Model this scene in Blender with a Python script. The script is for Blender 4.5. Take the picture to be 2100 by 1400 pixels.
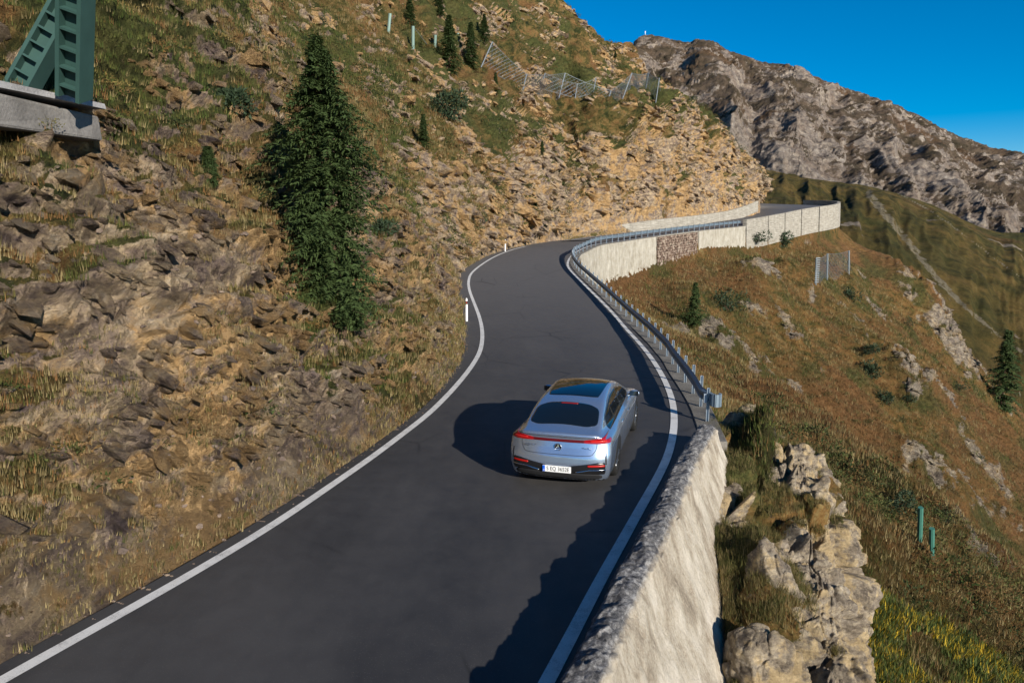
import bpy, math, random
import numpy as np
from mathutils import Vector, Matrix, Euler
R = math.radians
for o in list(bpy.data.objects): bpy.data.objects.remove(o)
scene = bpy.context.scene
COL = scene.collection

# ------------------------------------------------------------------ camera, sky, sun, exposure
CAM_H = 4.8; PITCH = R(9.09); F = 1500.0
cam = bpy.data.cameras.new('camera'); cam_o = bpy.data.objects.new('camera', cam); COL.objects.link(cam_o)
cam_o.location = (0, 0, CAM_H); cam_o.rotation_euler = (math.pi/2 - PITCH, 0, 0)
cam.sensor_width = 36; cam.lens = F/2100*36; cam.clip_start = .05; cam.clip_end = 30000
scene.camera = cam_o
SUN_EL = R(20.0); SUN_AZ = (0.53, -0.85)          # towards the sun, seen from above
world = bpy.data.worlds.new('World'); scene.world = world; world.use_nodes = True
wn = world.node_tree; bg = wn.nodes['Background']
sky = wn.nodes.new('ShaderNodeTexSky'); sky.sky_type = 'NISHITA'; sky.sun_disc = False
sky.sun_elevation = SUN_EL; sky.sun_rotation = math.atan2(SUN_AZ[0], SUN_AZ[1]); sky.altitude = 2400
sky.air_density = 1.0; sky.dust_density = 0.15; sky.ozone_density = 3.0
hs = wn.nodes.new('ShaderNodeHueSaturation'); hs.inputs['Saturation'].default_value = 1.6; hs.inputs['Hue'].default_value = 0.498
hs.inputs['Value'].default_value = 1.33
wn.links.new(sky.outputs[0], hs.inputs['Color']); wn.links.new(hs.outputs[0], bg.inputs[0])
bg.inputs[1].default_value = 0.066
sun = bpy.data.lights.new('sun', 'SUN'); sun.energy = 4.9; sun.angle = R(.5); sun.color = (1, .92, .80)
sun_o = bpy.data.objects.new('sun', sun); COL.objects.link(sun_o)
sd = Vector((SUN_AZ[0]*math.cos(SUN_EL), SUN_AZ[1]*math.cos(SUN_EL), math.sin(SUN_EL)))
sun_o.rotation_euler = sd.to_track_quat('Z', 'Y').to_euler()
vs = scene.view_settings; vs.view_transform = 'Standard'; vs.look = 'None'; vs.exposure = 0.5; vs.gamma = 1; vs.use_curve_mapping = False

# ------------------------------------------------------------------ photograph calibration: pixel (2100x1400) <-> world
cp, sp = math.cos(PITCH), math.sin(PITCH)
def ray(px, py):
    a = (px-1050)/F; b = (700-py)/F
    return np.array([a, cp + b*sp, -sp + b*cp])
def atY(px, py, Y):
    d = ray(px, py); k = Y/d[1]
    return np.array([d[0]*k, Y, CAM_H + d[2]*k])
def proj(P):
    P = np.asarray(P, float); x = P[..., 0]; y = P[..., 1]; z = P[..., 2]-CAM_H
    dep = y*cp - z*sp; up = y*sp + z*cp
    dd = np.where(dep > .05, dep, .05)
    return 1050 + F*x/dd, 700 - F*up/dd, dep

# ------------------------------------------------------------------ helpers
def interp(x, pts):
    return np.interp(x, [p[0] for p in pts], [p[1] for p in pts])
def catmull(P, ts):
    P = np.asarray(P, float); n = len(P)
    ts = np.clip(np.asarray(ts, float), 0, n-1-1e-9); i = ts.astype(int); f = (ts-i)[:, None]
    sh = P.shape[1:]; P = P.reshape(n, -1)
    ext = np.vstack([2*P[0]-P[1], P, 2*P[-1]-P[-2]])
    p0, p1, p2, p3 = ext[i], ext[i+1], ext[i+2], ext[i+3]
    r = .5*(2*p1 + (p2-p0)*f + (2*p0-5*p1+4*p2-p3)*f*f + (3*p1-p0-3*p2+p3)*f**3)
    return r.reshape((len(ts),)+sh)
def resample(P, step):
    d = catmull(P, np.linspace(0, len(P)-1, len(P)*40))
    s = np.r_[0, np.cumsum(np.linalg.norm(np.diff(d, axis=0), axis=1))]
    n = max(2, int(s[-1]/step)+1); q = np.linspace(0, s[-1], n)
    return np.stack([np.interp(q, s, d[:, k]) for k in range(d.shape[1])], 1)
def smooth(P, n=3, it=1):
    P = P.copy()
    for _ in range(it):
        Q = P.copy()
        Q[1:-1] = (P[:-2]+P[1:-1]*2+P[2:])/4
        P = Q
    return P
def normals2d(P):
    t = np.gradient(P[:, :2], axis=0); t /= np.linalg.norm(t, axis=1)[:, None]+1e-9
    return np.stack([t[:, 1], -t[:, 0]], 1)        # points to the right of travel
_rng = np.random.RandomState(7)
_perm = _rng.permutation(512); _perm = np.r_[_perm, _perm, _perm]
_grad = _rng.normal(size=(512, 3)); _grad /= np.linalg.norm(_grad, axis=1)[:, None]
def perlin(P):
    P = np.asarray(P, float); s = P.shape[:-1]; P = P.reshape(-1, 3)
    i = np.floor(P).astype(int); f = P-i; i &= 511; u = f*f*f*(f*(f*6-15)+10)
    def g(dx, dy, dz):
        h = _perm[_perm[_perm[(i[:, 0]+dx) & 511]+((i[:, 1]+dy) & 511)]+((i[:, 2]+dz) & 511)]
        v = _grad[h]
        return v[:, 0]*(f[:, 0]-dx)+v[:, 1]*(f[:, 1]-dy)+v[:, 2]*(f[:, 2]-dz)
    x0 = g(0,0,0)*(1-u[:,0])+g(1,0,0)*u[:,0]; x1 = g(0,1,0)*(1-u[:,0])+g(1,1,0)*u[:,0]
    x2 = g(0,0,1)*(1-u[:,0])+g(1,0,1)*u[:,0]; x3 = g(0,1,1)*(1-u[:,0])+g(1,1,1)*u[:,0]
    y0 = x0*(1-u[:,1])+x1*u[:,1]; y1 = x2*(1-u[:,1])+x3*u[:,1]
    return ((y0*(1-u[:,2])+y1*u[:,2])*1.5).reshape(s)
def fbm(P, octs=4, rough=.5):
    r = 0; a = 1; t = 0
    for k in range(octs):
        r = r + a*perlin(P*2**k + k*17.3); t += a; a *= rough
    return r/t
def ridged(P, octs=4, rough=.5):
    r = 0; a = 1; t = 0
    for k in range(octs):
        r = r + a*(1-2*np.abs(perlin(P*2**k + k*31.7))); t += a; a *= rough
    return r/t
def worley(P, seed=0):
    """nearest feature point: distance ratio and a random value per cell"""
    s = P.shape[:-1]; P = P.reshape(-1, 3); i = np.floor(P).astype(int); b1 = np.full(len(P), 9.); b2 = np.full(len(P), 9.); hv = np.zeros(len(P))
    for dx in (-1, 0, 1):
        for dy in (-1, 0, 1):
            for dz in (-1, 0, 1):
                c = i+[dx, dy, dz]; h = _perm[_perm[_perm[(c[:, 0]+seed) & 511]+(c[:, 1] & 511)]+(c[:, 2] & 511)]
                q = c+.5+.45*_grad[h]; d = ((P-q)**2).sum(1); m = d < b1
                b2 = np.where(m, b1, np.minimum(b2, d)); b1 = np.where(m, d, b1); hv = np.where(m, (h*7919 % 512)/511., hv)
    return (np.sqrt(b2)-np.sqrt(b1)).reshape(s), hv.reshape(s)
def sstep(a, b, x):
    t = np.clip((x-a)/(b-a), 0, 1); return t*t*(3-2*t)
def fastmesh(name, V, Fc, mat=None, parent=None, smooth_sh=False, attrs=None):
    """V (n,3); Fc (m,k) one k, or list of such arrays"""
    V = np.ascontiguousarray(V, dtype=np.float32)
    if not isinstance(Fc, list): Fc = [Fc]
    Fc = [np.asarray(f, dtype=np.int32) for f in Fc if len(f)]
    me = bpy.data.meshes.new(name)
    me.vertices.add(len(V)); me.vertices.foreach_set('co', V.ravel())
    tot = sum(f.size for f in Fc); npoly = sum(len(f) for f in Fc)
    me.loops.add(tot); me.loops.foreach_set('vertex_index', np.concatenate([f.ravel() for f in Fc]))
    me.polygons.add(npoly)
    sizes = np.concatenate([np.full(len(f), f.shape[1], np.int32) for f in Fc])
    st = np.r_[0, np.cumsum(sizes)[:-1]].astype(np.int32)
    me.polygons.foreach_set('loop_start', st)
    me.update(calc_edges=True); me.validate()
    me.polygons.foreach_set('use_smooth', np.full(len(me.polygons), smooth_sh, dtype=bool))
    if attrs:
        for k, a in attrs.items():
            a = np.asarray(a, np.float32)
            if a.ndim == 1:
                at = me.attributes.new(k, 'FLOAT', 'POINT'); at.data.foreach_set('value', a)
            else:
                if a.shape[1] == 3: a = np.c_[a, np.ones(len(a), np.float32)]
                at = me.attributes.new(k, 'FLOAT_COLOR', 'POINT'); at.data.foreach_set('color', np.ascontiguousarray(a, np.float32).ravel())
    if mat: me.materials.append(mat)
    o = bpy.data.objects.new(name, me); COL.objects.link(o)
    if parent is not None: o.parent = parent
    return o
def gridfaces(nu, nv, flip=False):
    i = np.arange(nu-1)[:, None]*nv + np.arange(nv-1)[None, :]; i = i.ravel()
    f = np.stack([i, i+1, i+nv+1, i+nv], 1)
    return f[:, ::-1] if flip else f
class MB:
    def __init__(s): s.v = []; s.q = []; s.n = 0; s.t = []
    def add(s, V, Q=None, T=None):
        s.v.append(np.asarray(V, float).reshape(-1, 3))
        if Q is not None and len(Q): s.q.append(np.asarray(Q)+s.n)
        if T is not None and len(T): s.t.append(np.asarray(T)+s.n)
        s.n += len(s.v[-1])
    def box(s, c, size, rot=None, jit=0, rs=None):
        c = np.array(c, float); h = np.array(size, float)/2
        V = np.array([[x, y, z] for x in (-1, 1) for y in (-1, 1) for z in (-1, 1)], float)*h
        if jit: V = V + (rs or np.random).uniform(-jit, jit, V.shape)
        if rot is not None: V = V @ np.array(rot).T
        s.add(V+c, [[0,1,3,2],[4,6,7,5],[0,4,5,1],[2,3,7,6],[0,2,6,4],[1,5,7,3]])
    def tube(s, a, b, r0, r1=None, n=8, cap=True):
        a = np.array(a, float); b = np.array(b, float); r1 = r0 if r1 is None else r1
        d = b-a; d /= np.linalg.norm(d)+1e-9
        u = np.cross(d, [0, 0, 1.]);
        if np.linalg.norm(u) < .1: u = np.cross(d, [0, 1., 0])
        u /= np.linalg.norm(u); w = np.cross(d, u)
        an = np.arange(n)/n*2*math.pi
        ring = np.cos(an)[:, None]*u+np.sin(an)[:, None]*w
        V = np.vstack([a+ring*r0, b+ring*r1, [a], [b]])
        Q = [[k, (k+1) % n, n+(k+1) % n, n+k] for k in range(n)]
        T = [[2*n, (k+1) % n, k] for k in range(n)]+[[2*n+1, n+k, n+(k+1) % n] for k in range(n)] if cap else []
        s.add(V, Q, T)
    def path(s, P, r, n=6):
        for a, b in zip(P[:-1], P[1:]): s.tube(a, b, r, r, n)
    def build(s, name, mat, parent=None, smooth_sh=False, attrs=None):
        F_ = []
        if s.q: F_.append(np.vstack(s.q))
        if s.t: F_.append(np.vstack(s.t))
        return fastmesh(name, np.vstack(s.v), F_, mat, parent, smooth_sh, attrs)
def empty(name, loc=(0, 0, 0), rz=0):
    o = bpy.data.objects.new(name, None); COL.objects.link(o); o.location = tuple(loc); o.rotation_euler = (0, 0, rz); o.empty_display_size = .3
    return o
def tag(o, label=None, cat=None, group=None, kind=None):
    if label: o['label'] = label
    if cat: o['category'] = cat
    if group: o['group'] = group
    if kind: o['kind'] = kind
    return o
def rotz(a): return np.array([[math.cos(a), -math.sin(a), 0], [math.sin(a), math.cos(a), 0], [0, 0, 1]])
def basis(fwd, up=(0, 0, 1)):
    f = np.array(fwd, float); f /= np.linalg.norm(f); r = np.cross(f, up); r /= np.linalg.norm(r); u = np.cross(r, f)
    return np.stack([r, f, u], 1)

# ------------------------------------------------------------------ materials
class NT:
    def __init__(s, name):
        s.m = bpy.data.materials.new(name); s.m.use_nodes = True; s.t = s.m.node_tree
        s.b = s.t.nodes['Principled BSDF']; s.co = None
    def n(s, typ, **kw):
        nd = s.t.nodes.new(typ)
        for k, v in kw.items():
            if k.startswith('i_'):
                nd.inputs[k[2:].replace('_', ' ')].default_value = v
            else: setattr(nd, k, v)
        return nd
    def l(s, a, b): s.t.links.new(a, b)
    def coord(s, scale=(1, 1, 1), rot=(0, 0, 0)):
        if s.co is None: s.co = s.n('ShaderNodeTexCoord')
        mp = s.n('ShaderNodeMapping'); mp.inputs['Scale'].default_value = scale; mp.inputs['Rotation'].default_value = rot
        s.l(s.co.outputs['Object'], mp.inputs[0]); return mp.outputs[0]
    def noise(s, scale, detail=6, rough=.6, vec=None, dist=0):
        nd = s.n('ShaderNodeTexNoise'); nd.inputs['Scale'].default_value = scale; nd.inputs['Detail'].default_value = detail
        nd.inputs['Roughness'].default_value = rough; nd.inputs['Distortion'].default_value = dist
        s.l(vec if vec is not None else s.coord(), nd.inputs['Vector']); return nd.outputs['Fac']
    def voro(s, scale, vec=None, feature='F1', out='Distance', rand=1):
        nd = s.n('ShaderNodeTexVoronoi'); nd.feature = feature; nd.inputs['Scale'].default_value = scale; nd.inputs['Randomness'].default_value = rand
        s.l(vec if vec is not None else s.coord(), nd.inputs['Vector']); return nd.outputs[out]
    def ramp(s, fac, stops, interp='LINEAR'):
        nd = s.n('ShaderNodeValToRGB'); cr = nd.color_ramp; cr.interpolation = interp
        while len(cr.elements) < len(stops): cr.elements.new(.5)
        for e, (p, c) in zip(cr.elements, stops):
            e.position = p; e.color = (c[0], c[1], c[2], 1) if hasattr(c, '__len__') else (c, c, c, 1)
        s.l(fac, nd.inputs[0]); return nd.outputs[0]
    def math(s, op, a, b=None, clamp=False):
        nd = s.n('ShaderNodeMath', operation=op); nd.use_clamp = clamp
        for k, v in enumerate((a, b)):
            if v is None: continue
            if isinstance(v, (int, float)): nd.inputs[k].default_value = v
            else: s.l(v, nd.inputs[k])
        return nd.outputs[0]
    def mix(s, fac, a, b, mode='MIX'):
        nd = s.n('ShaderNodeMix', data_type='RGBA', blend_type=mode)
        for sock, v in ((nd.inputs[0], fac), (nd.inputs[6], a), (nd.inputs[7], b)):
            if isinstance(v, (int, float)): sock.default_value = v
            elif isinstance(v, tuple): sock.default_value = (v[0], v[1], v[2], 1)
            else: s.l(v, sock)
        return nd.outputs[2]
    def attr(s, name, out='Fac'):
        nd = s.n('ShaderNodeAttribute'); nd.attribute_name = name; return nd.outputs[out]
    def bump(s, h, strength=.5, dist=.05, prev=None):
        nd = s.n('ShaderNodeBump'); nd.inputs['Strength'].default_value = strength; nd.inputs['Distance'].default_value = dist
        s.l(h, nd.inputs['Height'])
        if prev is not None: s.l(prev, nd.inputs['Normal'])
        return nd.outputs[0]
    def done(s, col=None, rough=.9, metal=0, bump=None, spec=.3, **kw):
        b = s.b
        if col is not None:
            if isinstance(col, tuple): b.inputs['Base Color'].default_value = (*col, 1)
            else: s.l(col, b.inputs['Base Color'])
        if isinstance(rough, (int, float)): b.inputs['Roughness'].default_value = rough
        else: s.l(rough, b.inputs['Roughness'])
        b.inputs['Metallic'].default_value = metal; b.inputs['Specular IOR Level'].default_value = spec
        if bump is not None: s.l(bump, b.inputs['Normal'])
        for k, v in kw.items(): b.inputs[k.replace('_', ' ')].default_value = v
        return s.m
def plain(name, col, rough=.6, metal=0, spec=.4, var=.15, scale=8, **kw):
    t = NT(name); n = t.noise(scale, 5, .6)
    c = t.mix(n, tuple(c*(1-var) for c in col), tuple(min(1, c*(1+var)) for c in col))
    return t.done(c, rough, metal, None, spec, **kw)

def terrain_mat(name, rock, grass, ochre, ks=1.0, bump=1.0, ochre_amt=.5, zone=.35):
    """rock/grass are ramp stops; attribute 'grass' says where plants cover the rock"""
    t = NT(name)
    big = t.noise(.35*ks, 5, .6); mid = t.noise(1.6*ks, 10, .68); fine = t.noise(7*ks, 10, .72)
    lay = t.noise(1.0*ks, 8, .65, t.coord((.8, .8, 3.2), (R(25), R(-18), 0)), dist=.4)
    rf = t.math('ADD', t.math('MULTIPLY', mid, .45), t.math('ADD', t.math('MULTIPLY', lay, .35), t.math('MULTIPLY', fine, .3)))
    rf = t.math('ADD', t.math('MULTIPLY', t.math('SUBTRACT', rf, .54), 3.1), .5)
    rc = t.ramp(rf, rock)
    zn = t.ramp(t.noise(.42*ks, 7, .72, dist=.8), [(.47, 0), (.56, 1)])
    rc = t.mix(t.math('MULTIPLY', zn, zone), rc, t.mix(.5, rc, (.17, .135, .155)))
    cell = t.voro(2.1*ks, t.coord((1, .9, 1.5), (R(24), R(20), 0)), 'F1', 'Color'); cell2 = t.voro(5.5*ks, t.coord((1, 1, 1.4), (R(-20), R(28), 0)), 'F1', 'Color')
    cv = t.math('ADD', t.math('MULTIPLY', cell, .6), t.math('MULTIPLY', cell2, .4))
    rc = t.mix(1.0, rc, t.ramp(cv, [(.15, (.55, .53, .55)), (.5, (.95, .93, .92)), (.85, (1.35, 1.3, 1.2))]), 'MULTIPLY')
    of = t.ramp(t.math('ADD', t.math('MULTIPLY', big, .55), t.math('MULTIPLY', mid, .5)), [(.55-.06*ochre_amt, 0), (.60-.05*ochre_amt, 1)])
    rc = t.mix(t.math('MULTIPLY', of, ochre_amt), rc, t.mix(rf, tuple(x*.45 for x in ochre), tuple(min(.8, x*1.45) for x in ochre)))
    gn = t.noise(.55*ks, 8, .7, dist=.6); g2 = t.noise(16*ks, 6, .75, t.coord((1.6, 1.6, .5)))
    gf = t.math('ADD', t.math('MULTIPLY', t.math('SUBTRACT', gn, .5), 2.6), t.math('ADD', t.math('MULTIPLY', t.math('SUBTRACT', g2, .5), .8), .5))
    gc = t.ramp(gf, grass)
    g3 = t.ramp(t.math('ADD', t.math('MULTIPLY', t.noise(2.6*ks, 10, .78, dist=.3), .75), t.math('MULTIPLY', g2, .25)), [(.38, 0), (.62, 1)])
    gc = t.mix(t.attr('rust'), gc, t.mix(g3, (.085, .036, .014), (.31, .155, .068)))
    gc = t.mix(t.attr('green'), gc, t.mix(g3, (.020, .030, .010), (.12, .13, .040)))
    m = t.math('ADD', t.attr('grass'), t.math('ADD', t.math('MULTIPLY', t.math('SUBTRACT', mid, .5), 1.1), t.math('MULTIPLY', t.math('SUBTRACT', fine, .5), 1.0)))
    mk = t.ramp(m, [(.44, 0), (.56, 1)])
    col = t.mix(mk, rc, gc)
    pn = t.math('ADD', t.attr('path'), t.math('MULTIPLY', t.math('SUBTRACT', mid, .5), 2.4))
    col = t.mix(t.ramp(pn, [(.42, 0), (.58, 1)]), col, t.mix(fine, (.12, .10, .06), (.40, .34, .23)))
    vd = t.voro(1.3*ks, t.coord((1, 1, 1.8), (R(20), R(25), 0)), 'F1')
    h = t.math('ADD', t.math('MULTIPLY', t.math('ADD', mid, t.math('MULTIPLY', cv, .32)), 1.0), t.math('ADD', t.math('MULTIPLY', vd, .5), t.math('MULTIPLY', fine, .38)))
    nb = t.bump(h, 1.0, .42*bump/ks)
    nb = t.bump(t.noise(28*ks, 6, .75), .8, .05*bump/ks, nb)
    return t.done(col, .95, 0, nb, .15)

ROCK_A = [(0, (.045, .034, .034)), (.18, (.135, .10, .095)), (.38, (.30, .23, .175)), (.6, (.50, .385, .25)), (.85, (.54, .46, .36)), (1, (.62, .57, .5))]
GRASS_A = [(0, (.014, .019, .008)), (.28, (.048, .055, .017)), (.48, (.115, .088, .028)), (.64, (.23, .155, .06)), (.8, (.19, .09, .032)), (1, (.36, .28, .13))]
ROCK_B = [(0, (.08, .066, .055)), (.3, (.20, .165, .125)), (.55, (.35, .295, .22)), (.8, (.48, .42, .33)), (1, (.62, .57, .49))]
GRASS_B = [(0, (.025, .028, .011)), (.25, (.075, .070, .021)), (.45, (.17, .115, .036)), (.62, (.23, .12, .04)), (.8, (.27, .18, .066)), (1, (.37, .29, .13))]
M_hill = terrain_mat('hillside rock and grass', ROCK_A, GRASS_A, (.50, .30, .115), 1.0, .95, .72, .5)
M_slope = terrain_mat('alpine grass slope', ROCK_B, GRASS_B, (.42, .26, .09), .9, 1.15, .3)
M_mid = terrain_mat('green ridge', ROCK_B, [(0, (.035, .034, .011)), (.3, (.075, .065, .019)), (.55, (.125, .095, .028)), (.75, (.18, .12, .036)), (1, (.24, .17, .06))], (.3, .22, .12), .09, .8, .1)
M_mtn = terrain_mat('mountain rock', [(0, (.10, .086, .078)), (.28, (.225, .19, .16)), (.5, (.36, .305, .255)), (.75, (.50, .44, .375)), (1, (.52, .49, .45))],
                    [(0, (.05, .042, .024)), (.4, (.11, .082, .052)), (.7, (.16, .115, .08)), (1, (.22, .17, .12))], (.24, .17, .12), .045, .8, .5, .08)
M_rock = terrain_mat('outcrop rock', ROCK_B, GRASS_B, (.54, .39, .19), 2.6, .6, .62, .08)
def asphalt():
    t = NT('asphalt'); a = t.noise(.22, 4, .6); f = t.noise(90, 4, .8); m = t.noise(2.2, 6, .65)
    fac = t.math('ADD', t.math('MULTIPLY', a, .5), t.math('ADD', t.math('MULTIPLY', m, .3), t.math('MULTIPLY', f, .35)))
    c = t.ramp(fac, [(.35, (.020, .020, .023)), (.8, (.056, .055, .057))])
    c = t.mix(t.attr('track'), c, (.036, .035, .036)); c = t.mix(t.attr('painted_falloff'), c, (.125, .118, .115))  # second mix paints the road's near-to-far brightening into the asphalt colour
    ck = t.ramp(t.voro(.35, t.coord((1, .45, 1)), 'DISTANCE_TO_EDGE'), [(0, 1), (.010, 0)]); ck = t.math('MULTIPLY', ck, t.ramp(t.noise(.25, 3, .5), [(.52, 0), (.6, .8)])); c = t.mix(ck, c, (.015, .015, .016))
    sp = t.ramp(t.voro(38, None, 'F1', 'Distance'), [(.10, 1), (.2, 0)]); c = t.mix(t.math('MULTIPLY', sp, .45), c, (.17, .165, .16)); pt = t.ramp(t.noise(.33, 5, .6, t.coord((1, .3, 1))), [(.44, 0), (.6, 1)]); c = t.mix(t.math('MULTIPLY', pt, .38), c, (.095, .09, .088))
    r = t.ramp(m, [(.3, .62), (.7, .8)])
    return t.done(c, r, 0, t.bump(f, .5, .004), .4)
M_asph = asphalt()
def paint_line():
    t = NT('road paint'); f = t.noise(60, 5, .8); m = t.noise(3, 5, .7)
    w = t.ramp(t.math('ADD', t.math('MULTIPLY', f, .6), t.math('MULTIPLY', m, .5)), [(.36, (.12, .118, .115)), (.47, (.50, .49, .475)), (.56, (.66, .65, .63)), (.8, (.74, .73, .71))])
    return t.done(w, .7, 0, t.bump(f, .3, .003), .3)
M_paint = paint_line()
def concrete(name, a, b, streak=1.0, board=0):
    t = NT(name); s_ = t.noise(3.2, 8, .7, t.coord((1, 1, .16))); m = t.noise(1.2, 8, .7); f = t.noise(26, 6, .7)
    fac = t.math('ADD', t.math('MULTIPLY', s_, .5*streak), t.math('ADD', t.math('MULTIPLY', m, .4), t.math('MULTIPLY', f, .25)))
    if board:
        bd = t.noise(2.0, 4, .6, t.coord((.35, .35, 5.5))); fac = t.math('ADD', t.math('MULTIPLY', fac, .65), t.math('MULTIPLY', bd, .45))
    c = t.ramp(fac, [(.36, tuple(x*.55 for x in a)), (.5, a), (.68, b)])
    return t.done(c, .92, 0, t.bump(t.math('ADD', f, m), .6, .03), .2)
M_conc = concrete('pale retaining concrete', (.29, .26, .205), (.45, .42, .355))
M_board = concrete('board marked concrete', (.30, .275, .23), (.53, .50, .43), .4, 1)
M_kerb = concrete('kerb concrete', (.26, .24, .21), (.42, .39, .35), .3)
def wallface():
    t = NT('plastered wall'); s_ = t.noise(2.6, 9, .7, t.coord((1, 1, .22), (R(0), 0, 0)), dist=.5); m = t.noise(.8, 8, .65, dist=1.2); f = t.noise(22, 8, .75)
    fac = t.math('ADD', t.math('MULTIPLY', s_, .45), t.math('ADD', t.math('MULTIPLY', m, .42), t.math('MULTIPLY', f, .26)))
    c = t.ramp(fac, [(.42, (.17, .14, .105)), (.49, (.30, .25, .19)), (.55, (.43, .375, .295)), (.66, (.60, .545, .46))])
    top = t.ramp(t.math('ADD', t.math('MULTIPLY', t.noise(9, 9, .75), .6), t.math('MULTIPLY', f, .4)), [(.40, (.045, .045, .048)), (.50, (.16, .155, .155)), (.60, (.40, .39, .38))])
    c = t.mix(t.attr('top'), c, top)
    nb = t.bump(t.math('ADD', t.noise(9, 9, .75), t.math('MULTIPLY', s_, .6)), .9, .07)
    return t.done(c, .95, 0, nb, .15)
M_wall = wallface()
M_galv = plain('galvanised steel', (.34, .40, .46), .5, .35, .5, .2, 14)
M_beam = plain('galvanised beam', (.20, .26, .31), .5, .4, .4, .2, 9)
M_galv_dark = plain('weathered steel', (.20, .23, .25), .55, .5, .5, .25, 10)
M_green = plain('green painted steel', (.05, .17, .13), .5, 0, .5, .25, 5)
M_white = plain('white plastic', (.8, .8, .8), .4, 0, .5, .05)
M_red = plain('red reflector', (.6, .02, .01), .3)
M_bark = plain('bark', (.09, .06, .04), .95, 0, .1, .4, 20)
def leaf(name, a, b, tr=.15):
    t = NT(name); n = t.noise(3.0, 4, .6); f = t.noise(40, 2, .6)
    c = t.mix(n, a, b); c = t.mix(t.math('MULTIPLY', f, .5), c, tuple(x*1.7 for x in b))
    m = t.done(c, .7, 0, None, .25)
    tl = t.n('ShaderNodeBsdfTranslucent'); t.l(c, tl.inputs[0]); mx = t.n('ShaderNodeMixShader'); mx.inputs[0].default_value = tr
    out = t.t.nodes['Material Output']; t.l(t.b.outputs[0], mx.inputs[1]); t.l(tl.outputs[0], mx.inputs[2]); t.l(mx.outputs[0], out.inputs[0])
    return m
M_spruce = leaf('spruce needles', (.014, .032, .013), (.072, .105, .032))
M_juniper = leaf('juniper leaves', (.014, .028, .014), (.035, .055, .026))
def tuft_mat():
    t = NT('grass blades'); c = t.attr('Col', 'Color'); m = t.done(c, .8, 0, None, .15)
    tl = t.n('ShaderNodeBsdfTranslucent'); t.l(c, tl.inputs[0]); mx = t.n('ShaderNodeMixShader'); mx.inputs[0].default_value = .25
    out = t.t.nodes['Material Output']; t.l(t.b.outputs[0], mx.inputs[1]); t.l(tl.outputs[0], mx.inputs[2]); t.l(mx.outputs[0], out.inputs[0])
    return m
M_tuft = tuft_mat()
def slab_mat():
    t = NT('broken rock'); n = t.noise(5, 8, .7); v = t.ramp(n, [(.35, .55), (.5, 1.0), (.66, 1.45)])
    c = t.mix(1.0, t.attr('Col', 'Color'), v, 'MULTIPLY'); return t.done(c, .95, 0, t.bump(t.noise(14, 7, .75), .8, .05), .12)
M_slab = slab_mat()
# ------------------------------------------------------------------ the road in plan
ZP = [(-60, 0), (30, 0), (36, .1), (44, .62), (52, 1.3), (60, 1.95), (68, 2.42), (80, 2.8), (92, 3.05)]
_Yg = np.linspace(4, 92, 3000)
_yimg = proj(np.stack([0*_Yg, _Yg, interp(_Yg, ZP)], 1))[1]
def road_pt(px, py):
    Y = np.interp(-py, -_yimg, _Yg); return atY(px, py, Y)
HEAD = np.array([.35, .937, 0])
Lpx = [(5,1394),(171,1302),(300,1231),(429,1156),(557,1079),(686,991),(771,932),(835,883),(879,849),(934,793),(970,747),(986,715),(989,681),(983,650),(971,618),(963,596),(961,577),(969,558),(1001,534),(1033,518.5),(1071,507),(1129,496),(1182,489.8)]
Rpx = [(1125,1392),(1184,1282),(1227,1196),(1270,1121),(1309,1050),(1345,987),(1370,936),(1381,889),(1383,858),(1380,826),(1371,798),(1360,774),(1345,748),(1328,724),(1306,698),(1282,672),(1252,637),(1214,599),(1186,572),(1167,551),(1164,540),(1169,529)]
Rfar = [(1195,517,66.5),(1227,503,71.5),(1277,495,77),(1336,486,83),(1436,473,93),(1520,464,103)]
RwallTop = [(1600,438,116),(1650,428,124),(1715,418,134)]
Lp = [road_pt(*p) for p in Lpx]; Rp = [road_pt(*p) for p in Rpx]
Lp = [Lp[0]-HEAD*k for k in (26, 14, 6)] + Lp
Rp = [Rp[0]-HEAD*k for k in (26, 14, 6)] + Rp
RE = [atY(*p) for p in Rfar]                     # these are the rail foot: the line is .6 m inside
far = RE + [atY(*p)-np.array([0, 0, .85]) for p in RwallTop]
far = np.array(far)
tail = [far[-1]+np.array([3.0, 9, .7]), far[-1]+np.array([-1.5, 19, 1.2]), far[-1]+np.array([-13, 26, 1.5]), far[-1]+np.array([-30, 30, 1.8])]
far = np.vstack([far, tail]); nf = normals2d(far)
Rline_far = far.copy(); Rline_far[:, :2] -= nf*.6
Wd = np.array([7.4, 7.2, 7, 7, 7, 7, 8, 10, 14, 16, 14, 12, 10])
Lfar = far.copy(); Lfar[:, :2] -= nf*(Wd[:, None])
Rcurve = resample(np.vstack([Rp, Rline_far]), .4)
Lcurve = resample(np.vstack([Lp, Lfar[2:-1]]), .4)
Rcurve = smooth(Rcurve, it=6); Lcurve = smooth(Lcurve, it=6)
NR = normals2d(Rcurve); NL = normals2d(Lcurve)
# margin outside the right line: to the wall near the camera, to the rail foot further on
marg = interp(Rcurve[:, 1], [(-30, .42), (14, .5), (17.5, .85), (22, .9), (40, .75), (200, .62)])
EDGE = Rcurve.copy(); EDGE[:, :2] += NR*marg[:, None]
lm = interp(Lcurve[:, 1], [(-30, .28), (20, .34), (31, .75), (42, .95), (60, .8), (80, .5), (200, .3)])
TOE = Lcurve.copy(); TOE[:, :2] -= NL*lm[:, None]
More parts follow.
